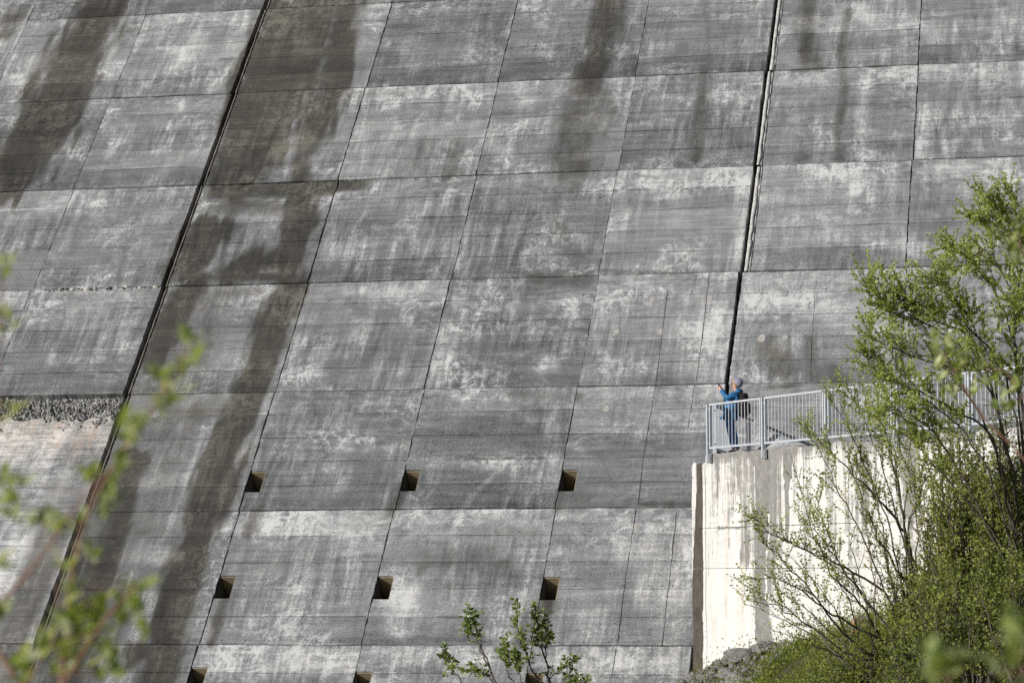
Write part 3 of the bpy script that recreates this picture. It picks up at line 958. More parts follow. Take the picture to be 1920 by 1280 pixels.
def wall_panel(t0, t1, z0, z1, ztop=None, proud=0.0):
    nt, nz = max(6, int((t1 - t0) / .045)), max(6, int((z1 - z0) / .06))
    T, Z = np.meshgrid(np.linspace(t0, t1, nt + 1), np.linspace(z0, z1, nz + 1))
    if ztop is not None:
        tp = ztop(T[-1])
        for k in range(4): Z[-1 - k] += (tp - z1) * (1 - k / 4)
    D = (fbm(T * 1.2, Z * 1.2, 61) - .5) * .05 + proud
    D[-1] -= .012
    Pn = [np.stack([P0.x + T * WDIR.x + D * WN.x, P0.y + T * WDIR.y + D * WN.y, Z + P0.z], -1)]
    v = Pn[0].reshape(-1, 3)
    n = nt + 1
    i, j = np.meshgrid(np.arange(nt), np.arange(nz)); b = (j * n + i).ravel()
    f = np.stack([b, b + 1, b + 1 + n, b + n], 1)
    ring = list(range(n)) + [k * n + nt for k in range(1, nz + 1)] + [nz * n + k for k in range(nt - 1, -1, -1)] + [k * n for k in range(nz - 1, 0, -1)]
    back = v[ring] - np.array([WN.x, WN.y, 0]) * .45
    m0 = len(v); R = len(ring); m1 = m0 + R
    side = np.array([[m0 + k, m1 + k, m1 + (k + 1) % R, m0 + (k + 1) % R] for k in range(R)])
    av = np.concatenate([v, v[ring], back])
    me = mesh_np('wall_panel', av - np.array([P0.x, P0.y, 2.0]), np.concatenate([f, side]))
    sm = np.zeros(len(f) + R, bool); sm[:len(f)] = True
    me.polygons.foreach_set('use_smooth', sm)
    t = (av - np.array(P0)) @ np.array(WDIR); z = av[:, 2] - P0.z
    res = []
    wx = (fbm(t * 2.5, z * .5, 5) - .5) * .12
    fing = (fbm(t * 9, z * .8, 15, 5) - .5) * 1.6 + (fbm(t * 14, z * 8, 25, 3) - .5) * .8
    for lst in (W_DIRT, W_RUST):
        q = np.zeros(len(av))
        for P, w, s, soft in lst:
            d = seg_dist(t + wx * (w[0] > .12), z, P, w) + (fing if lst is W_DIRT else .25 * fing)
            q = np.maximum(q, s * fade(np.clip((1 + soft * .5 - d) / soft, 0, 1)))
        res.append(q)
    grime = .16 + .38 * np.clip(fbm(t * 3.2, z * .22, 85, 4) * 2.2 - .85, 0, 1) * sstep(-5.5, 0, z) + .30 * sstep(-.45, -.05, z)
    res[0] = np.maximum(res[0], grime)
    set_attr(me, 'dp', np.stack([t, z, t * 0], 1), True); set_attr(me, 'dirt', res[0]); set_attr(me, 'rust', res[1]); set_attr(me, 'white', t * 0)
    return add('wall_panel', me, M['wall'], wall)
zs = [-7.0, wall_pt(1400, 1065)[1], wall_pt(1400, 987)[1], -.07]
top_line = lambda t: -.07 + (fbm(t * 2.5, t * 0, 12) - .5) * .12
TP = wall_t(1322)
for k in range(3):
    for (a, b) in ((TP, 4.6), (4.6, 9.8), (9.8, T_R)):
        wall_panel(a + .004, b - .004, zs[k] + .007, zs[k + 1] - .005, top_line if k == 2 else None)
ztl = wall_pt(1308, 868)[1]
for k in range(3):
    wall_panel(T_L, TP - .004, zs[k] + .004, (zs[k + 1] if k < 2 else ztl) - .004, (lambda t: ztl + (fbm(t * 6, t * 0, 3) - .5) * .12) if k == 2 else None, .01)

# railings
POST_H, PANEL_H0, PANEL_H1 = 1.10, .06, 1.08
def railing(origin, d, nrm, posts, label, drop, side_first, end_gap=.09, handrail=None):
    """posts: distances along d; panels between neighbours"""
    root = empty('railing', origin)
    tag(root, label, 'railing')
    bal_me = None
    def plate(t, root=root):
        bm = bmesh.new()
        p = d * t
        for s in (-1, 1):
            bm_box(bm, p + d * s * .058 + Vector((0, 0, -drop + .08)), d * .014, nrm * .022, UP * .10)
        bm_box(bm, p + Vector((0, 0, -drop + .08)) - nrm * .035, d * .075, nrm * .008, UP * .11)
        return bm
    for t in posts:
        bm = bmesh.new()
        p = d * t
        bm_bar(bm, p - UP * drop, p + UP * POST_H, .030, .045, d)
        po = bm_obj('post', bm, M['steel'], root)
        if drop > .1:
            bm_obj('base_bracket', plate(t), M['steel'], po)
        bm = bmesh.new()
        for z in (PANEL_H0 + .12, PANEL_H1 - .11):
            bm_box(bm, p + UP * z, d * (end_gap + .005), nrm * .010, UP * .012)
        bm_obj('clamp', bm, M['steel'], po)
    for t0, t1 in zip(posts, posts[1:]):
        a, b = t0 + end_gap, t1 - end_gap
        bm = bmesh.new()
        w = .022
        bm_bar(bm, d * a + UP * PANEL_H1, d * b + UP * PANEL_H1, w, .03, UP)
        bm_bar(bm, d * a + UP * PANEL_H0, d * b + UP * PANEL_H0, w, .03, UP)
        bm_bar(bm, d * (a + w) + UP * (PANEL_H0 + w), d * (a + w) + UP * (PANEL_H1 - w), w, .03, d)
        bm_bar(bm, d * (b - w) + UP * (PANEL_H0 + w), d * (b - w) + UP * (PANEL_H1 - w), w, .03, d)
        fr = bm_obj('railing_panel', bm, M['steel'], root)
        if bal_me is None:
            bm = bmesh.new()
            bm_tube(bm, [(0, 0, PANEL_H0 + w), (0, 0, PANEL_H1 - w)], [.0095, .0095], 8)
            bal_me = bpy.data.meshes.new('baluster'); bm.to_mesh(bal_me); bm.free(); bal_me.materials.append(M['steel'])
        n = max(3, round((b - a) / .155))
        for k in range(1, n):
            o = bpy.data.objects.new('baluster', bal_me); COL.objects.link(o); o.parent = fr
            o.location = d * (a + (b - a) * k / n)
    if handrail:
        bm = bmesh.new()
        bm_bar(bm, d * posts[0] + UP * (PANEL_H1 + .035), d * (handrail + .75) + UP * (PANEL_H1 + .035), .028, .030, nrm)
        bm_obj('handrail', bm, M['shade_steel'], root)  # dark colour stands in for the rail's shaded side, likewise the end post
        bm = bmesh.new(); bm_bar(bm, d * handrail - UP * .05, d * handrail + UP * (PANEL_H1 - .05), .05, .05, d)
        bm_obj('post', bm, M['shade_steel'], root)
    return root

ts = [wall_t(x) for x in (1333, 1437, 1556, 1685)]
ts[0] = 0.02
sp = ts[3] - ts[2]
while ts[-1] + sp < T_R: ts.append(ts[-1] + sp)
rail_o = Vector((P0.x, P0.y, FLOOR)) + WN * .075
railing(rail_o, WDIR, WN, ts, 'long galvanised railing of vertical bars on the white wall edge', .26, 1)
RL = dam_y(FLOOR + .2) - P0.y - .28
rail_r = Vector((P0.x, P0.y, FLOOR)) + Vector((.05, .16, 0))
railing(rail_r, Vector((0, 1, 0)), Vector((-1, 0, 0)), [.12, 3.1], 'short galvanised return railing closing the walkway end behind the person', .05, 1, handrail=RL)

# ------------------------------------------------------------------ plants
class Plant:
    def __init__(s, seed):
        s.r = np.random.default_rng(seed)
        s.V, s.F, s.nv = [], [], 0
        s.leaves = []
    def tube(s, P, r0, r1, n=5):
        P = np.asarray(P, float)
        k = len(P)
        T = np.gradient(P, axis=0); T /= np.linalg.norm(T, axis=1)[:, None] + 1e-9
        ref = np.array([.31, .77, .55])
        U = np.cross(T, ref); U /= np.linalg.norm(U, axis=1)[:, None] + 1e-9
        W = np.cross(T, U)
        R = np.linspace(r0, r1, k)[:, None, None]
        a = np.arange(n) * 2 * pi / n
        ring = P[:, None] + R * (U[:, None] * np.cos(a)[None, :, None] + W[:, None] * np.sin(a)[None, :, None])
        s.V.append(ring.reshape(-1, 3))
        i, j = np.meshgrid(np.arange(k - 1), np.arange(n), indexing='ij')
        b0 = s.nv + i * n + j; b1 = s.nv + i * n + (j + 1) % n
        s.F.append(np.stack([b0, b1, b1 + n, b0 + n], -1).reshape(-1, 4))
        s.nv += k * n
    def path(s, P, n):
        """smooth resample of control points"""
        P = np.asarray(P, float)
        if len(P) == 2: P = np.array([P[0], (P[0] + P[1]) / 2 + s.r.normal(size=3) * .03, P[1]])
        t = np.linspace(0, len(P) - 1, n)
        Q = np.concatenate([[2 * P[0] - P[1]], P, [2 * P[-1] - P[-2]]])
        i = np.minimum(t.astype(int), len(P) - 2); u = (t - i)[:, None]
        a, b, c, d = Q[i], Q[i + 1], Q[i + 2], Q[i + 3]
        return .5 * (2 * b + (c - a) * u + (2 * a - 5 * b + 4 * c - d) * u ** 2 + (3 * b - a - 3 * c + d) * u ** 3)
    def shoot(s, p, d, L, bend, n=6):
        pts = [p]
        d = d / np.linalg.norm(d)
        for k in range(n - 1):
            d = d + s.r.normal(size=3) * bend + np.array([0, 0, .05])
            d /= np.linalg.norm(d)
            pts.append(pts[-1] + d * L / (n - 1))
        return np.array(pts)
    def side(s, T, ang):
        q = s.r.normal(size=3); q -= T * q.dot(T); q /= np.linalg.norm(q)
        return T * cos(ang) + q * sin(ang)
    def leafs(s, P, step, size, tuft=2, frac=0.15):
        """leaf tufts along the path P"""
        L = np.linalg.norm(np.diff(P, axis=0), axis=1).sum()
        n = max(2, int(L * (1 - frac) / step))
        for q in np.linspace(frac, 1, n):
            x = q * (len(P) - 1); i = min(int(x), len(P) - 2)
            p = P[i] + (P[i + 1] - P[i]) * (x - i)
            T = P[i + 1] - P[i]; T = T / (np.linalg.norm(T) + 1e-9)
            for _ in range(tuft + (2 if q > .98 else 0)):
                s.leaves.append((p, s.side(T, s.r.uniform(.4, 1.2)), size * s.r.uniform(.6, 1.25)))
    def grow(s, stems, l1, l2, step1, step2, leaf, size, start=.25, tuft=2, ang=.7, bend=.13, rtwig=.006, thin=1.0, bare=0):
        for (P, r0, r1, *opt) in stems:
            st = opt[0] if opt else start
            P = s.path(P, max(12, 4 * len(P)))
            wob = s.r.normal(size=P.shape) * .02; wob[0] = 0; P = P + wob
            s.tube(P, r0, r1, 6)
            L = np.linalg.norm(np.diff(P, axis=0), axis=1).sum()
            for q in np.arange(st, 1.0, step1 / L):
                q = min(q + s.r.uniform(-.4, .4) * step1 / L, .999)
                if q < 0: continue
                x = q * (len(P) - 1); i = min(int(x), len(P) - 2)
                p = P[i] + (P[i + 1] - P[i]) * (x - i); T = P[i + 1] - P[i]; T /= np.linalg.norm(T)
                ll = l1 * s.r.uniform(.45, 1.15) * (1.15 - .75 * q)
                A = s.shoot(p, s.side(T, ang * s.r.uniform(.6, 1.3)) + np.array([0, 0, .25]), ll, bend)
                s.tube(A, max(rtwig * 1.6, (r0 + (r1 - r0) * q) * .45), rtwig * .6, 4)
                if s.r.random() < bare: continue
                s.leafs(A, leaf, size, tuft, .35)
                for q2 in np.arange(.2, 1.0, step2 / ll):
                    if s.r.random() > thin: continue
                    x = q2 * (len(A) - 1); i2 = min(int(x), len(A) - 2)
                    p2 = A[i2] + (A[i2 + 1] - A[i2]) * (x - i2); T2 = A[i2 + 1] - A[i2]; T2 /= np.linalg.norm(T2)
                    B = s.shoot(p2, s.side(T2, ang * s.r.uniform(.7, 1.4)) + np.array([0, 0, .2]), l2 * s.r.uniform(.4, 1.2) * (1.2 - .6 * q2), bend * 1.2, 5)
                    s.tube(B, rtwig * .8, rtwig * .35, 3)
                    s.leafs(B, leaf, size, tuft, .1)
            s.leafs(P[-4:], leaf, size, tuft, .2)
    def leaf_mesh(s, name, sub=None):
        lv = s.leaves if sub is None else sub
        n = len(lv)
        p = np.array([l[0] for l in lv]); d = np.array([l[1] for l in lv]); sz = np.array([l[2] for l in lv])[:, None]
        d = d / (np.linalg.norm(d, axis=1)[:, None] + 1e-9)
        nr = s.r.normal(size=(n, 3)) * .55 + np.array([-.55, -.5, .6])
        u = np.cross(d, nr); u /= np.linalg.norm(u, axis=1)[:, None] + 1e-9
        w = np.cross(u, d)
        v = np.stack([p, p + d * sz * .5 + u * sz * .27 + w * sz * .07, p + d * sz, p + d * sz * .5 - u * sz * .27 + w * sz * .07], 1).reshape(-1, 3)
        b = np.arange(n)[:, None] * 4
        # two triangles folded along the midrib
        f = np.concatenate([b + np.array([0, 1, 2]), b + np.array([0, 2, 3])])
        me = mesh_np(name, v, f, 3)
        set_attr(me, 'leaf_tone', np.repeat(s.r.random(n), 4))
        return me
    def build(s, name, base, label, cat, leaf_mat, bark=None, group=None, foliage='foliage', stem='stems'):
        base = Vector(base)
        root = empty(name, base)
        tag(root, label, cat, group)
        b = np.array(base)
        st = add(stem, mesh_np(stem, np.concatenate(s.V) - b, np.concatenate(s.F)), bark or M['bark'], root)
        st.data.polygons.foreach_set('use_smooth', [True] * len(st.data.polygons))
        if s.leaves:
            s.leaves = [(p - b, d, z) for p, d, z in s.leaves]
            o = add(foliage, s.leaf_mesh(foliage), leaf_mat, root)
            o['kind'] = 'stuff'
        return root

def px_path(pts):
    return [np.array(at(*p)) for p in pts]

def down(p, frac=0):
    """point on the ground under p"""
    return np.array([p[0], p[1], gz(p[0], p[1]) - .1])

# big leafy willow shrub at the right edge
def c7(x, y): return 1600 + x / 3.2, 320 + y / 3.2
def c2(x, y): return 1240 + x / 2.065, 660 + y / 2.065
def build_plants():
    # ---- willow at the right edge
    p = Plant(5)
    D = 47.5
    base = at(1935, 1210, D); base.z = gz(base.x, base.y) - .1
    b = np.array(base)
    def P(*pts): return [b + np.array([0, 0, 0])] + [np.array(at(x, y, d)) for (x, y, d) in pts]
    stems = [
        (P((1925, 1000, 47.4), (1915, 800, 47.2), (1905, 620, 47), (1915, 470, 46.8), (1895, 350, 46.7)), .030, .008, .45),
        (P((1935, 950, 47.5), (1945, 700, 47.5), (1950, 500, 47.4), (1955, 330, 47.3)), .030, .008, .5),
        (P((1915, 980, 47.2), (1880, 800, 46.9), (1850, 660, 46.7), (1790, 560, 46.4), (1735, 515, 46.2)), .030, .006, .5),
        (P((1910, 960, 47.3), (1860, 740, 47.4), (1790, 640, 47.2), (1720, 600, 47), (1640, 570, 46.8), (1625, 520, 46.7)), .030, .005, .5),
        (P((1905, 990, 47.2), (1850, 800, 46.6), (1780, 700, 46.3), (1690, 660, 46), (1630, 630, 45.9)), .030, .005, .5),
        (P((1925, 900, 47.8), (1900, 640, 48), (1860, 540, 48), (1810, 480, 48), (1770, 470, 47.9)), .030, .005, .55),
        (P((1925, 880, 47.8), (1920, 560, 47.9), (1880, 440, 47.8), (1830, 412, 47.7)), .030, .005, .6),
        (P((1935, 900, 47.2), (1935, 560, 47), (1900, 430, 46.8), (1850, 370, 46.7)), .030, .005, .6),
        (P((1905, 1050, 46.8), (1860, 900, 46.2), (1800, 800, 46), (1720, 740, 45.8), (1650, 700, 45.8)), .030, .005, .55),
        (P((1900, 1060, 47), (1830, 960, 46.5), (1760, 880, 46.2), (1700, 820, 46)), .030, .005, .5),
        (P((1945, 900, 46.8), (1960, 620, 46.6), (1930, 560, 46.4), (1890, 600, 46.2)), .030, .005, .5),
        (P((1900, 900, 47.4), (1835, 660, 47.2), (1760, 600, 47.1), (1690, 570, 47), (1650, 590, 46.9)), .030, .005, .55),
        (P((1900, 1000, 46.9), (1860, 820, 46.6), (1770, 760, 46.4), (1690, 720, 46.2), (1640, 690, 46.1), (1622, 660, 46)), .030, .005, .5),
        (P((1920, 900, 47.0), (1880, 700, 46.8), (1810, 610, 46.6), (1730, 570, 46.5), (1660, 530, 46.4)), .030, .005, .5),
        (P((1940, 860, 47.6), (1930, 640, 47.6), (1860, 480, 47.5), (1800, 500, 47.4), (1750, 540, 47.3)), .030, .005, .5),
        (P((1900, 1080, 46.6), (1810, 900, 46.1), (1740, 800, 46), (1690, 770, 45.9), (1655, 760, 45.8)), .030, .005, .5),
        (P((1930, 900, 46.6), (1910, 740, 46.2), (1860, 690, 46), (1800, 680, 45.9)), .030, .005, .5),
    ]
    p.grow(stems, .80, .38, .12, .11, .034, .060, .35, 3, .75, .13, .0038, .88)
    p.build('willow_shrub', base, 'tall leafy willow shrub spreading from the right picture edge over the railing', 'shrub', M['leaf'])

    # ---- sparse multi-stemmed shrub before the white wall
    p = Plant(6)
    D = 50.5
    base = at(*c2(960, 1290), D); base.z = gz(base.x, base.y) - .1
    b = np.array(base)
    def Q(*pts): return [b] + [np.array(at(*c2(x, y), D - dd)) for (x, y, dd) in pts]
    stems = [
        (Q((900, 1200, .1), (850, 1110, .2), (780, 990, .2), (660, 860, .4), (590, 700, .5), (510, 420, .6)), .035, .005, .5),
        (Q((1000, 1000, 0), (960, 780, -.1), (940, 690, -.1), (830, 560, .2), (700, 430, .4), (560, 290, .5)), .055, .005, .55),
        (Q((1000, 980, 0), (955, 760, -.2), (925, 560, -.3), (870, 350, -.3), (780, 200, -.3)), .05, .005, .5),
        (Q((1000, 960, .1), (960, 700, .2), (990, 590, .3), (1010, 450, .3)), .04, .005, .6),
        (Q((990, 980, .2), (890, 800, .3), (830, 700, .3), (770, 540, .3), (720, 380, .3)), .035, .005, .45),
        (Q((880, 950, .3), (700, 830, .6), (570, 770, .8), (400, 680, 1.0), (350, 640, 1.0)), .03, .004, .5),
        (Q((820, 1100, .4), (640, 1000, .7), (500, 900, .9), (340, 860, 1.1)), .03, .004, .5),
        (Q((840, 1180, .3), (700, 1080, .6), (560, 900, .8), (450, 790, .9), (375, 700, 1.0)), .032, .004, .5),
        (Q((950, 1150, 0), (900, 930, -.2), (870, 800, -.4), (850, 620, -.5), (800, 450, -.6)), .035, .004, .5),
        (Q((900, 1100, .4), (760, 920, .5), (640, 700, .6), (600, 560, .6)), .03, .004, .5),
        (Q((1020, 1130, .2), (1040, 1000, .3), (1060, 850, .4), (1100, 700, .4)), .035, .005, .45),
        (Q((930, 900, .1), (870, 640, .3), (790, 440, .5), (700, 260, .6), (640, 170, .6)), .022, .004, .5),
        (Q((950, 860, .2), (900, 600, .5), (840, 400, .6), (770, 240, .7), (720, 130, .7)), .022, .004, .5),
        (Q((960, 860, .3), (930, 620, .6), (900, 420, .7), (850, 250, .8), (830, 130, .8)), .022, .004, .5),
        (Q((990, 900, .2), (990, 640, .5), (970, 420, .6), (960, 260, .6)), .022, .004, .5),
        (Q((1010, 950, .3), (1050, 700, .5), (1060, 480, .6), (1080, 330, .6)), .022, .004, .5),
        (Q((900, 1000, .4), (800, 760, .8), (700, 560, 1.0), (610, 380, 1.1), (560, 300, 1.1)), .022, .004, .5),
        (Q((860, 1050, .4), (740, 880, .9), (650, 760, 1.1), (540, 640, 1.2)), .02, .004, .45),
        (Q((760, 1180, .8), (600, 1080, 1.1), (440, 980, 1.3), (330, 960, 1.4)), .025, .004, .5),
    ]
    p.grow(stems, .85, .40, .15, .13, .046, .058, .35, 2, .6, .11, .0042, .9, .10)
    p.build('bare_stemmed_shrub', base, 'sparse shrub with long dark bare stems fanning out before the white wall', 'shrub', M['leaf'])

    for seed, bx, by, dd, ends, lab in (
            (61, 1640, 1290, 50.2, ((1440, 1090), (1480, 1040), (1530, 1010), (1400, 1130), (1590, 1000), (1450, 1180), (1620, 960), (1375, 1080)), 'thin grey nearly leafless shrub leaning left over the rocks at the wall foot'),
            (62, 1780, 1280, 49.4, ((1650, 1000), (1690, 950), (1720, 900), (1620, 1060), (1760, 930), (1590, 1120), (1800, 980), (1660, 1130)), 'thin grey nearly leafless shrub behind the lichen boulder')):
        p = Plant(seed)
        base = at(bx, by, dd); base.z = gz(base.x, base.y) - .1
        b = np.array(base)
        stems = []
        for (x, y) in ends:
            tip = np.array(at(x, y, dd - p.r.uniform(0, 1.2)))
            stems.append(([b + p.r.normal(size=3) * .08 * np.array([1, 1, 0]), b * .5 + tip * .5 + np.array([.1, 0, .12]), tip], .022, .003))
        p.grow(stems, .7, .35, .18, .15, .13, .052, .35, 1, .55, .10, .0045, .85, .35)
        p.build('leafless_shrub', base, lab, 'shrub', M['leaf'], M['pale_bark'])
    # ---- dense dark shrubs lower right
    def bush(seed, px, py, D, h, w, ns, label, mat, leaf=.075, l1=.6, dens=1.0, name='dense_shrub', up=1.0, size=.072, catk=0, group=None):
        p = Plant(seed)
        base = at(px, py, D); base.z = gz(base.x, base.y) - .05
        b = np.array(base)
        stems = []
        for k in range(ns):
            a = p.r.uniform(0, 2 * pi); q = sqrt(p.r.random()) * w
            tip = b + np.array([cos(a) * q, sin(a) * q * .8, h * p.r.uniform(.55, 1.05) * (1 - .35 * (q / w) ** 2)])
            r0 = b + np.array([cos(a) * q * .3, sin(a) * q * .25, -.05])
            r0[2] = gz(r0[0], r0[1]) - .08
            mid = (r0 * .45 + tip * .55) + np.array([cos(a), sin(a), 0]) * .06 * w
            stems.append(([r0, mid, tip], .025, .004))
        p.grow(stems, l1, .32, .14 / dens, .10 / dens, leaf * .62, size * .80, .15, 2, .8, .15, .0045, .9)
        root = p.build(name, base, label, 'shrub', mat, group=group)
        if catk:
            V, F, nv = [], [], 0
            c = Plant(seed + 100)
            for k in range(catk):
                l = p.leaves[p.r.integers(len(p.leaves))][0]
                pts = np.array([l, l + np.array([.005, 0, -.05]), l + np.array([.01, 0, -.11])]) + p.r.normal(size=3) * .01
                c.tube(pts, .011, .006, 5)
            o = add('catkins', mesh_np('catkins', np.concatenate(c.V), np.concatenate(c.F)), M['catkin'], root); o['kind'] = 'stuff'
    bush(21, 1830, 1130, 48.6, 4.1, 1.35, 34, 'dense dark green shrub with ochre catkins below the railing at right', M['leaf_dark'], dens=1.05, catk=500)
    bush(22, 1925, 1170, 47.6, 3.3, 1.1, 26, 'dark leafy shrub at the right picture edge below the willow', M['leaf_dark'])
    bush(23, 1770, 1200, 47.8, 1.8, 1.0, 22, 'low dark green shrub at the foot of the catkin shrub', M['leaf_dark'])
    bush(24, 1880, 1270, 46.2, 1.6, 1.2, 24, 'low glossy green shrub in the lower right corner', M['leaf_dark'])
    bush(25, 1690, 1265, 48.2, 1.2, .9, 18, 'low light green shrub under the bare stems right of the lichen boulder', M['grass'], size=.07)
    bush(26, 1500, 1275, 51.5, 1.0, 1.0, 16, 'small bright green shrub on the rocks left of the bare stems', M['leaf'], size=.06, dens=.8)
    bush(27, 1375, 1262, 54.5, .7, .55, 9, 'small leafy sprig growing from the rocks at the wall foot', M['leaf'], size=.06, dens=.8)
    bush(28, 1600, 1160, 51.0, 1.4, 1.0, 18, 'thin green bush against the foot of the white wall', M['leaf'], size=.06, dens=.75)
    bush(41, 1830, 1290, 44.8, 2.0, 1.1, 24, 'leafy green thicket filling the lower right foreground of the bank', M['leaf_dark'])
    bush(42, 1730, 1300, 46.0, 1.5, .9, 20, 'dark green thicket at the bottom edge right of the lichen boulder', M['leaf_dark'])
    bush(43, 1930, 1290, 44.0, 2.2, 1.0, 22, 'dark thicket cut by the lower right picture corner', M['leaf_dark'])
    bush(44, 1570, 1315, 50.0, .8, .9, 18, 'low dark thicket at the bottom edge left of the lichen boulder', M['leaf_dark'], size=.07)
    bush(45, 1900, 1010, 48.9, 2.6, .9, 20, 'leafy green shrub under the right end of the railing', M['leaf_dark'])
    bush(29, 1730, 1060, 50.2, 2.4, .9, 22, 'airy green bush behind the bare stems near the wall', M['leaf'], size=.065, dens=.8)

    # ---- slender sapling in the bottom middle
    def c4(x, y): return 800 + x / 6., 1110 + y / 6.
    p = Plant(31)
    D = 50.0
    base = at(1010, 1420, D); base.z = gz(base.x, base.y) - .1
    b = np.array(base)
    def R_(*pts): return [b + np.array([0, 0, 0])] + [np.array(at(*c4(x, y), D + dd)) for (x, y, dd) in pts]
    stems = [
        (R_((900, 1300, 0), (780, 1020, .1), (600, 600, .2), (510, 460, .2), (440, 400, .2)), .028, .004, .62),
        (R_((780, 1020, .1), (610, 600, .2), (570, 400, .2), (490, 230, .2)), .02, .004, .72),
        (R_((1340, 1200, 0), (1280, 1020, 0), (1190, 880, -.1), (1100, 650, -.1), (1040, 400, -.2), (1005, 130, -.2)), .03, .004, .55),
        (R_((1390, 1200, 0), (1370, 1000, .1), (1330, 730, .1), (1250, 560, .1), (1230, 350, 0), (1190, 170, 0)), .028, .004, .55),
        (R_((1380, 1100, 0), (1340, 760, .1), (1320, 560, .1), (1340, 340, .1)), .02, .004, .62),
        (R_((500, 1200, .3), (370, 980, .3), (280, 850, .3), (220, 680, .3)), .02, .004, .6),
        (R_((1000, 1250, .2), (940, 930, .1), (880, 800, .1), (870, 560, .1)), .018, .004, .6),
        (R_((1400, 1200, .1), (1390, 950, .1), (1500, 880, 0), (1680, 760, -.1)), .018, .004, .6),
        (R_((1500, 1300, .1), (1600, 1050, 0), (1780, 1010, 0)), .018, .004, .6),
        (R_((800, 1200, .2), (700, 960, .2), (600, 890, .2), (450, 880, .2)), .016, .004, .6),
        (R_((1150, 1200, -.2), (1060, 1000, -.2), (1050, 850, -.2), (1030, 700, -.2)), .016, .004, .6),
    ]
    p.grow(stems, .30, .16, .10, .11, .05, .088, .5, 2, .7, .12, .0045, .8)
    p.build('sapling', base, 'slender sapling with small glossy leaves at the bottom centre before the dam', 'sapling', M['leaf_gloss'])

    # ---- branch tips close to the camera, each leaf a piece of its own
    def leaf_piece(name, size, seed):
        r = random.Random(seed)
        bm = bmesh.new()
        n = 5
        L, C, Rr = [], [], []
        for k in range(n + 1):
            q = k / n
            wv = .26 * sin(pi * (q ** .8)) * size
            z = -.12 * size * q * q
            C.append(bm.verts.new((q * size, 0, z)))
            if 0 < k < n:
                L.append(bm.verts.new((q * size, wv, z + wv * .35))); Rr.append(bm.verts.new((q * size, -wv, z + wv * .35)))
        for S_, fl in ((L, 1), (Rr, -1)):
            ring = [C[0]] + S_ + [C[n]]
            for k in range(n):
                vs = [C[k], C[k + 1], ring[k + 1], ring[k]]
                vs = list(dict.fromkeys(vs))
                if len(vs) >= 3: bm.faces.new(vs if fl < 0 else vs[::-1])
        me = bpy.data.meshes.new(name); bm.to_mesh(me); bm.free()
        me.polygons.foreach_set('use_smooth', [True] * len(me.polygons))
        set_attr(me, 'leaf_tone', [r.random()] * len(me.vertices))
        me.materials.append(M['leaf_near'])
        return me
    leaf_mes = [leaf_piece('leaf', .056, k) for k in range(5)]
    def near_twig(name, label, paths, gx, gy, seed, lsz, spots, rr=.004, per=6):
        r = np.random.default_rng(seed)
        root = empty(name, (gx, gy, gz(gx, gy)))
        tag(root, label, 'branch')
        ro = np.array(root.location)
        q = Plant(seed)
        allp = []
        for (pts, r0) in paths:
            Pp = px_path(pts)
            Pp = q.path(np.array(Pp), 16)
            ext = np.array([[ro[0], ro[1], ro[2] - .05]])
            first = Pp[0]
            dwn = np.array([(first * (1 - s) + ext[0] * s) + np.array([.12 * sin(s * 3), 0, 0]) for s in np.linspace(1, .08, 9)])
            q.tube(np.concatenate([dwn, Pp]), r0 * 1.6, r0 * .45, 6)
            allp.append(Pp)
        st = add('stems', mesh_np('stems', np.concatenate(q.V) - ro, np.concatenate(q.F)), M['twig'], root)
        for (x, y, d) in spots:
            c = np.array(at(x, y, d))
            # nearest stem
            best = min(((np.linalg.norm(pp - c), tuple(pp)) for Pp in allp for pp in Pp))
            s0 = np.array(best[1])
            if best[0] > .012:
                qq = Plant(int(x * 7 + y)); qq.tube(np.array([s0, (s0 + c) / 2 + np.array([0, 0, .004]), c]), .0016, .001, 4)
                add('side_shoot', mesh_np('side_shoot', np.concatenate(qq.V) - ro, np.concatenate(qq.F)), M['twig'], root)
            for k in range(per):
                o = bpy.data.objects.new('leaf', leaf_mes[r.integers(5)]); COL.objects.link(o); o.parent = root
                o.location = Vector(c - ro + r.normal(size=3) * .009)
                dv = Vector((r.normal() * .6, r.normal() * .6, r.uniform(.3, 1.2))).normalized()
                o.rotation_mode = 'QUATERNION'
                o.rotation_quaternion = dv.to_track_quat('X', 'Z')
                s_ = lsz * r.uniform(.6, 1.15); o.scale = (s_, s_, s_)
    d = 6.2
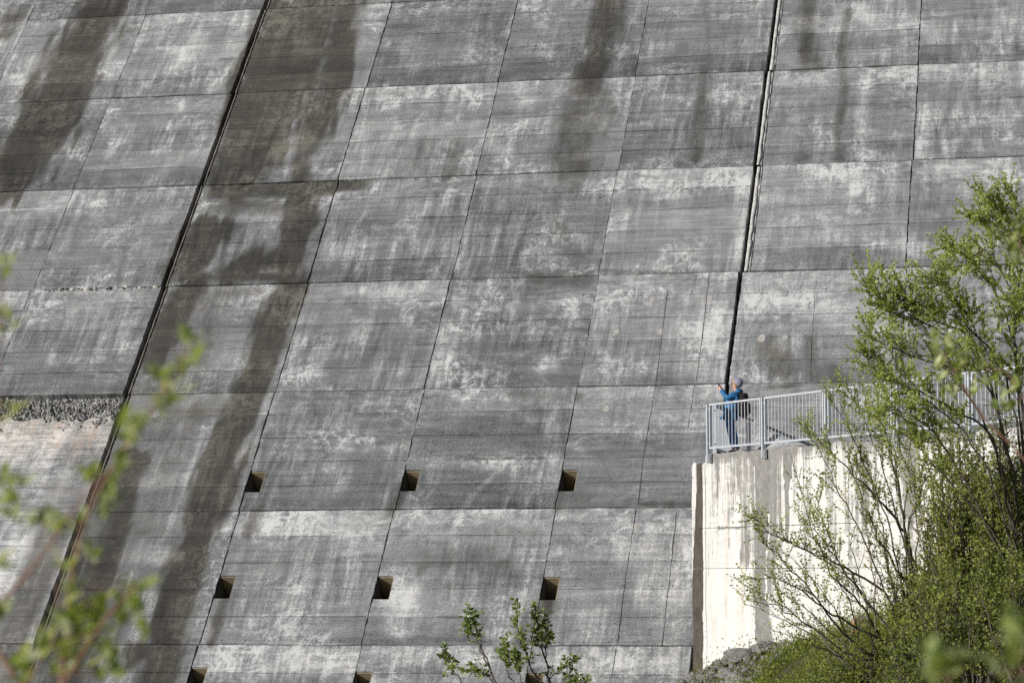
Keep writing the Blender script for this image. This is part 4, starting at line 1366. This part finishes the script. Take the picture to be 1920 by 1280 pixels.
    near_twig('willow_branch', 'blurred reddish willow branch with young leaves at the lower left', [
        ([(110, 1330, d), (125, 1180, d), (135, 1080, d), (165, 960, d), (215, 870, d), (270, 790, d), (310, 730, d), (352, 650, d)], .006),
        ([(90, 1330, d - .2), (170, 1200, d - .2), (215, 1140, d - .2), (262, 1095, d - .2)], .005),
        ([(-40, 1160, d + .2), (20, 1110, d + .2), (80, 1040, d + .2), (150, 940, d + .2), (195, 880, d + .2)], .005),
        ([(60, 1330, d), (50, 1280, d), (100, 1200, d), (110, 1100, d)], .005),
    ], -1.6, 5.6, 51, 1.0, [(x, y, d) for x, y in (
        (356, 650), (352, 680), (342, 700), (310, 770), (318, 755), (292, 715), (245, 830), (240, 800), (225, 880), (205, 930), (195, 960), (165, 900),
        (120, 1075), (125, 1110), (128, 1140), (100, 990), (150, 985), (170, 1050), (92, 985), (60, 985), (40, 905), (10, 940), (20, 970),
        (140, 1180), (165, 1195), (120, 1170), (180, 1170), (230, 1150), (245, 1120), (265, 1105), (270, 1200), (205, 1220), (215, 1245), (80, 1230), (60, 1275), (150, 1250), (190, 1275), (5, 1160), (10, 1060), (240, 1160), (110, 1225), (185, 1130), (88, 1200), (30, 1250), (135, 1200), (160, 1220), (200, 1180), (250, 1135), (220, 1270), (130, 1270), (100, 1255), (175, 1160), (145, 1150), (210, 900), (270, 800), (330, 730))])
    near_twig('willow_branch', 'blurred upright twig cut by the left picture edge', [
        ([(-60, 1330, d), (-30, 1000, d), (-5, 800, d), (0, 640, d), (2, 500, d)], .003),
    ], -2.0, 5.4, 52, 1.0, [(3, 490, d), (6, 520, d), (8, 600, d), (12, 625, d), (2, 770, d), (0, 790, d), (6, 905, d)], per=4)
    d = 13.0
    near_twig('willow_branch', 'slightly blurred leafy branch before the willow at the right edge', [
        ([(2000, 1000, d), (1920, 860, d), (1850, 790, d), (1805, 720, d), (1770, 665, d), (1745, 632, d)], .006),
        ([(1990, 900, d), (1940, 780, d), (1890, 700, d), (1850, 690, d)], .005),
        ([(2000, 820, d + .2), (1960, 600, d + .2), (1925, 500, d + .2), (1905, 420, d + .2)], .005),
    ], 1.2, 13.2, 53, 1.45, [(x, y, d) for x, y in ((1747, 634), (1755, 650), (1770, 668), (1782, 662), (1795, 690), (1810, 680), (1800, 720), (1760, 690), (1785, 740), (1840, 690), (1850, 720), (1825, 740), (1880, 745), (1905, 735), (1890, 770), (1905, 425), (1895, 470), (1910, 490), (1900, 455), (1915, 440), (1870, 765), (1775, 645), (1765, 712))], per=5)
    d = 5.2
    near_twig('willow_branch', 'strongly blurred pale leaves in the lower right corner', [
        ([(1960, 1400, d), (1930, 1290, d), (1910, 1220, d), (1900, 1170, d)], .003),
        ([(1800, 1400, d), (1790, 1300, d), (1765, 1265, d), (1745, 1245, d)], .003),
    ], .45, 5.1, 54, 1.0, [(x, y, d) for x, y in ((1898, 1165), (1905, 1190), (1890, 1200), (1915, 1215), (1900, 1240), (1895, 1262), (1745, 1245), (1760, 1255), (1790, 1240), (1785, 1265), (1740, 1275))], per=5)

build_plants()

# ------------------------------------------------------------------ bank: rocks, grass
def rock_mesh(seed, lichen=False):
    r = random.Random(seed)
    bm = bmesh.new()
    bmesh.ops.create_icosphere(bm, subdivisions=3, radius=1)
    planes = [(Vector((r.gauss(0, 1), r.gauss(0, 1), r.gauss(0, 1))).normalized(), r.uniform(.45, .85)) for _ in range(11)]
    for v in bm.verts:
        for nn, dd in planes:
            k = v.co.dot(nn)
            if k > dd: v.co -= nn * (k - dd)
        v.co += Vector((r.gauss(0, 1), r.gauss(0, 1), r.gauss(0, 1))) * .015
    me = bpy.data.meshes.new('rock'); bm.to_mesh(me); bm.free()
    me.materials.append(M['lichen_rock'] if lichen else M['rock'])
    return me
rock_mes = [rock_mesh(k) for k in range(6)]
rr = np.random.default_rng(90)
k = 0
while k < 110:
    tt, dd = rr.uniform(-1.6, 4.2), rr.uniform(.1, 2.6)
    hit = P0 + WDIR * tt + WN * dd
    o = bpy.data.objects.new('rock', rock_mes[k % 6]); COL.objects.link(o)
    s = min(.09 * rr.lognormal(.25, .5), .34)
    o.location = (hit.x, hit.y, gz(hit.x, hit.y) + s * .12); o.scale = (s * rr.uniform(.9, 1.5), s, s * rr.uniform(.45, .8))
    o.rotation_euler = (rr.uniform(-.4, .4), rr.uniform(-.4, .4), rr.uniform(0, 6))
    tag(o, 'grey angular rock lying on the bank below the white wall', 'rock', 'rocks on the bank below the white wall')
    k += 1
o = bpy.data.objects.new('boulder', rock_mesh(33, True)); COL.objects.link(o)
q = next((EYE + ray(1606, 1192) * t for t in np.arange(44, 60, .05) if (EYE + ray(1606, 1192) * t).z < gz(*(EYE + ray(1606, 1192) * t).xy)), at(1606, 1195, 49)); o.location = (q.x, q.y, q.z); o.scale = (.26, .30, .30); o.rotation_euler = (.5, .3, 1.6)
o.location.z = gz(q.x, q.y) + .14
tag(o, 'grey boulder with bright orange lichen among the shrub stems', 'boulder')

def build_grass():
    r = np.random.default_rng(17)
    n = 30000
    t = r.uniform(-2.0, 18, n); d = r.uniform(.15, 11, n)
    x = P0.x + WDIR.x * t + WN.x * d; y = P0.y + WDIR.y * t + WN.y * d
    dens = fbm(x * .9, y * .9, 31)
    rocky = (t < 3.9) & (d < 4.5)
    keep = (dens > .34) & ~(rocky & (r.random(n) < .90))
    x, y = x[keep], y[keep]; n = len(x)
    z = ground_z(x, y)
    V = []; 
    m_ = 7
    base = np.repeat(np.stack([x, y, z - .02], 1), m_, 0); N = len(base)
    base[:, :2] += r.normal(size=(N, 2)) * .10
    leafy = r.random(N) < .7
    tall = np.repeat(r.lognormal(-1.2, .5, n), m_)
    base[:, 2] += np.where(leafy, r.random(N) * tall, 0)
    h = np.where(leafy, r.uniform(.035, .075, N), r.lognormal(-1.9, .4, N))[:, None]
    dv = r.normal(size=(N, 3)) * np.where(leafy, .9, .45)[:, None] + np.array([0, 0, .8]); dv /= np.linalg.norm(dv, axis=1)[:, None]
    u = np.cross(dv, r.normal(size=(N, 3)) * .8 + np.array([-.5, -.5, .5])); u /= np.linalg.norm(u, axis=1)[:, None]
    w = np.where(leafy, h[:, 0] * .3, r.uniform(.006, .014, N))[:, None]
    v = np.stack([base, base + dv * h * .55 + u * w, base + dv * h, base + dv * h * .5 - u * w], 1).reshape(-1, 3)
    b = np.arange(N)[:, None] * 4
    me = mesh_np('bank_grass', v, np.concatenate([b + np.array([0, 1, 2]), b + np.array([0, 2, 3])]), 3)
    set_attr(me, 'leaf_tone', np.repeat(r.random(N), 4))
    o = add('bank_grass', me, M['grass'])
    tag(o, 'low green undergrowth covering the bank below the wall', 'undergrowth', kind='stuff')
build_grass()
def build_rubble():
    r = np.random.default_rng(5)
    ico = bmesh.new(); bmesh.ops.create_icosphere(ico, subdivisions=1, radius=1)
    iv = np.array([v.co[:] for v in ico.verts]); ic = np.array([[v.index for v in f.verts] for f in ico.faces]); ico.free()
    V, F = [], []
    n = 3300
    t = r.uniform(-2.2, 4.4, n); d = r.uniform(.05, 3.0, n)
    x = P0.x + WDIR.x * t + WN.x * d; y = P0.y + WDIR.y * t + WN.y * d; z = ground_z(x, y)
    for k in range(n):
        a = iv * (1 + r.uniform(-.35, .3, (len(iv), 1)))
        u, _, w = np.linalg.svd(r.normal(size=(3, 3)))
        V.append((a * np.array([1.2, .75, .5])) @ (u @ w) * min(.035 * r.lognormal(0, .5), .12) + np.array([x[k], y[k], z[k] + .01])); F.append(ic + len(iv) * k)
    o = add('rubble', mesh_np('rubble', np.concatenate(V), np.concatenate(F), 3), M['rock'])
    tag(o, 'small grey rubble strewn over the bank at the foot of the white wall', 'rubble', kind='stuff')
build_rubble()

# ------------------------------------------------------------------ the person
def skin_obj(name, verts, edges, radii, mat, parent, sub=2, root_v=0, thick=0):
    me = bpy.data.meshes.new(name)
    me.from_pydata([Vector(v) for v in verts], edges, [])
    o = add(name, me, mat, parent)
    md = o.modifiers.new('skin', 'SKIN')
    md.use_smooth_shade = True
    sv = me.skin_vertices[0].data
    for k, q in enumerate(sv):
        r = radii[k]
        q.radius = r if isinstance(r, tuple) else (r, r)
        q.use_root = (k == root_v)
    ss = o.modifiers.new('subsurf', 'SUBSURF')
    ss.levels = sub; ss.render_levels = sub
    return o

def build_person():
    fwd = (-rt * .93 + Vector((0, 1, 0)) * .30); fwd.z = 0; fwd.normalize()
    lat = UP.cross(fwd)                         # the person's left
    foot = Vector((at(1380, 845, 64.6)).to_tuple()); foot.z = FLOOR - .06
    root = empty('person', foot)
    root.rotation_euler = (0, 0, atan2(fwd.y, fwd.x))
    tag(root, 'person in blue jacket, jeans and striped hat raising a phone towards the dam', 'person')
    skin = mat_simple('skin', (.58, .34, .25), .6, var=.08, sc=10, bump=0)
    jacket = mat_simple('blue_jacket', (.020, .13, .30), .55, var=.2, sc=12, bump=.35, dist=.02)
    jeans = mat_simple('blue_jeans', (.085, .19, .44), .85, var=.35, sc=14, bump=.3)
    black = mat_simple('black_fabric', (.006, .005, .006), .8, var=.3, sc=12, bump=.3)
    shoe = mat_simple('dark_shoe', (.03, .028, .03), .7)
    hair = mat_simple('fair_hair', (.42, .26, .12), .7, var=.4, sc=30)
    # local frame: x forward, y to the person's left, z up
    hip = (.15, 0, .90)
    V = [hip, (.13, 0, 1.05), (.06, 0, 1.24), (.0, 0, 1.40), (-.03, 0, 1.50), (-.01, 0, 1.57), (0, 0, 1.66), (.0, 0, 1.73)]
    E = [(0, 1), (1, 2), (2, 3), (3, 4), (4, 5), (5, 6), (6, 7)]
    R = [(.13, .15), (.11, .14), (.11, .15), (.10, .15), .05, (.075, .062), (.10, .078), (.072, .06)]
    arms = {}
    for s in (1, -1):
        b = len(V)
        el = (.17, .19 * s, 1.35) if s > 0 else (.26, -.22, 1.31)
        el = (.15, .22, 1.33) if s > 0 else (.25, -.22, 1.30)
        wr = (.345, .075 * s, 1.565)
        V += [(-.02, .17 * s, 1.42), el, wr, (.375, .05 * s, 1.61)]
        R += [.065, .045, .028, (.038, .022)]
        E += [(3, b), (b, b + 1), (b + 1, b + 2), (b + 2, b + 3)]
        arms[s] = (V[b], el, wr)
        # fingers, curled round the phone, and a thumb
        for f in range(4):
            c = len(V)
            y = .045 * s; z = 1.655 - f * .018
            V += [(.395, y, z - .015), (.42, (.052 - .01 * f) * s, z), (.425, .025 * s, z + .004)]
            R += [.010, .009, .007]
            E += [(b + 3, c), (c, c + 1), (c + 1, c + 2)]
        c = len(V)
        V += [(.365, .035 * s, 1.635), (.375, .022 * s, 1.665)]
        R += [.011, .009]; E += [(b + 3, c), (c, c + 1)]
    legs = {}
    for s in (1, -1):
        b = len(V)
        kn = (.085 + .025 * s, .095 * s, .48); an = (.0 + .03 * s, .10 * s, .09); toe = (.15 + .03 * s, .12 * s, .03)
        V += [(.14, .09 * s, .86), kn, an, toe]
        R += [.085, .055, .04, (.035, .03)]
        E += [(0, b), (b, b + 1), (b + 1, b + 2), (b + 2, b + 3)]
        legs[s] = (V[b], kn, an, toe)
    skin_obj('body', V, E, R, skin, root, 2, 0)
    # face: nose, ear, eyes
    bm = bmesh.new()
    bm_tube(bm, [(.085, 0, 1.70), (.118, 0, 1.665), (.09, 0, 1.65)], [.008, .016, .012], 6)
    bm_obj('nose', bm, skin, root, smooth=True)
    for s in (1, -1):
        bm = bmesh.new(); bmesh.ops.create_icosphere(bm, subdivisions=2, radius=.014)
        bm_obj('eye', bm, mat_simple('eye', (.05, .04, .04), .3, var=.1, bump=0), root, (.086, .034 * s, 1.69))
        bm = bmesh.new(); bmesh.ops.create_icosphere(bm, subdivisions=2, radius=1)
        o = bm_obj('ear', bm, skin, root, (-.005, .082 * s, 1.655)); o.scale = (.022, .010, .034)
    bm = bmesh.new(); bm_box(bm, (.093, 0, 1.622), (.006, 0, 0), (0, .024, 0), (0, 0, .005))
    bm_obj('mouth', bm, mat_simple('lip', (.42, .16, .14), .5, bump=0), root)
    # hair under the hat brim
    bm = bmesh.new(); bmesh.ops.create_uvsphere(bm, u_segments=18, v_segments=12, radius=1)
    for v in bm.verts:
        if v.co.x > .25 and v.co.z < .55: v.co.x = .25
    o = bm_obj('hair', bm, hair, root, (.005, 0, 1.69), smooth=True); o.scale = (.118, .098, .108)
    # striped knitted hat
    n = NT('striped_knit')
    co = n.new('ShaderNodeTexCoord').outputs['Object']
    z = sep(n, co)[2]
    st = n.rng(n.math('SINE', n.mul(z, 30)), -.2, .2)
    mh = n.done(n.mix(st, (.10, .10, .20), (.46, .46, .56)), .95, n.bump(n.noise(co, 30), .4, .02))
    bm = bmesh.new(); bmesh.ops.create_uvsphere(bm, u_segments=24, v_segments=16, radius=1)
    bmesh.ops.bisect_plane(bm, geom=bm.verts[:] + bm.edges[:] + bm.faces[:], plane_co=(0, 0, -.25), plane_no=(0, 0, -1), clear_outer=True)
    for v in bm.verts:
        v.co.z *= 1.08
    o = bm_obj('hat', bm, mh, root, (-.055, 0, 1.70), smooth=True); o.scale = (.122, .112, .128); o.rotation_euler = (0, -1.0, 0)
    # jacket
    JV = [(.15, 0, .88), (.14, 0, 1.02), (.08, 0, 1.22), (.01, 0, 1.40), (-.02, 0, 1.475)]
    JR = [(.195, .22), (.175, .205), (.16, .20), (.135, .18), (.085, .10)]
    JE = [(0, 1), (1, 2), (2, 3), (3, 4)]
    for s in (1, -1):
        b = len(JV); sh, el, wr = arms[s]
        w2 = tuple(np.array(wr) * .94 + np.array(el) * .06)
        JV += [sh, el, w2]; JR += [.092, .072, .050]; JE += [(3, b), (b, b + 1), (b + 1, b + 2)]
    jk = skin_obj('jacket', JV, JE, JR, jacket, root, 2, 1)
    # hood lying on the shoulders
    bm = bmesh.new(); bmesh.ops.create_uvsphere(bm, u_segments=16, v_segments=10, radius=1)
    o = bm_obj('hood', bm, jacket, jk, (-.085, 0, 1.50), smooth=True); o.scale = (.10, .13, .075)
    # jeans
    JV = [(.145, 0, .90)]; JR = [(.125, .155)]; JE = []
    for s in (1, -1):
        b = len(JV); h, kn, an, toe = legs[s]
        JV += [(h[0], h[1], .80), kn, (an[0], an[1], .12)]; JR += [.102, .072, .058]; JE += [(0, b), (b, b + 1), (b + 1, b + 2)]
    skin_obj('jeans', JV, JE, JR, jeans, root, 2, 0)
    for s in (1, -1):
        h, kn, an, toe = legs[s]
        skin_obj('shoe', [(an[0] - .05, an[1], .05), (an[0], an[1], .10), (an[0] + .04, an[1], .055), (toe[0] + .02, toe[1], .04)], [(0, 2), (1, 2), (2, 3)], [(.05, .045), .05, (.05, .045), (.045, .03)], shoe, root, 2, 2)
    Rm = Matrix.Rotation(root.rotation_euler.z, 4, 'Z')
    # rucksack: a thing of its own
    bp = empty('backpack', foot + (Rm @ Vector((-.16, 0, .95))))
    bp.rotation_euler = (0, -.10, root.rotation_euler.z)
    bp.rotation_euler = (0, 0, root.rotation_euler.z)
    tag(bp, 'black rucksack with dark red trim worn on the back of the person', 'backpack')
    def rbox(name, c, h, mat, parent, bev=.06):
        bm = bmesh.new(); bm_box(bm, (0, 0, 0), (h[0], 0, 0), (0, h[1], 0), (0, 0, h[2]))
        bmesh.ops.bevel(bm, geom=bm.edges[:], offset=bev, segments=4, affect='EDGES', profile=.6)
        return bm_obj(name, bm, mat, parent, c, smooth=True)
    rbox('pack_body', (-.02, 0, .22), (.115, .16, .27), black, bp, .09)
    rbox('front_pocket', (-.14, 0, .14), (.05, .12, .13), black, bp, .045)
    rbox('top_flap', (-.02, 0, .47), (.10, .14, .04), black, bp, .035)
    rd = mat_simple('dark_red_trim', (.10, .012, .015), .7, bump=0)
    bm = bmesh.new(); bm_tube(bm, [(-.10, .163, .36), (-.05, .172, .30), (-.08, .165, .22)], [.012, .012, .012], 6)
    bm_obj('trim', bm, rd, bp)
    for s in (1, -1):
        bm = bmesh.new()
        pts = [(.10, .12 * s, .42), (.17, .125 * s, .52), (.245, .125 * s, .45), (.30, .13 * s, .28), (.20, .15 * s, .10), (.06, .14 * s, .05)]
        bm_tube(bm, pts, [.016] * 6, 6)
        bm_obj('shoulder_strap', bm, black, bp, smooth=True)
    # phone in both hands
    ph = empty('phone', foot + (Rm @ Vector((.40, 0, 1.65))))
    ph.rotation_euler = (0, -.35, root.rotation_euler.z)
    ph.rotation_mode = 'ZYX'; ph.rotation_euler = (0, 0, 0)
    ph.rotation_mode = 'XYZ'; ph.rotation_euler = (0, 0, root.rotation_euler.z)
    tag(ph, 'small dark phone held up in both hands of the person', 'phone')
    bm = bmesh.new(); bm_box(bm, (0, 0, 0), (.005, 0, 0), (0, .072, 0), (0, 0, .037)); bmesh.ops.bevel(bm, geom=bm.edges[:], offset=.003, segments=2, affect='EDGES')
    bm_obj('phone_case', bm, mat_simple('phone_case', (.03, .03, .035), .4, bump=0), ph)
    bm = bmesh.new(); bm_box(bm, (-.0065, 0, 0), (.0012, 0, 0), (0, .066, 0), (0, 0, .032))
    bm_obj('screen', bm, mat_simple('phone_screen', (.02, .02, .025), .1, bump=0, spec=.6), ph)
build_person()
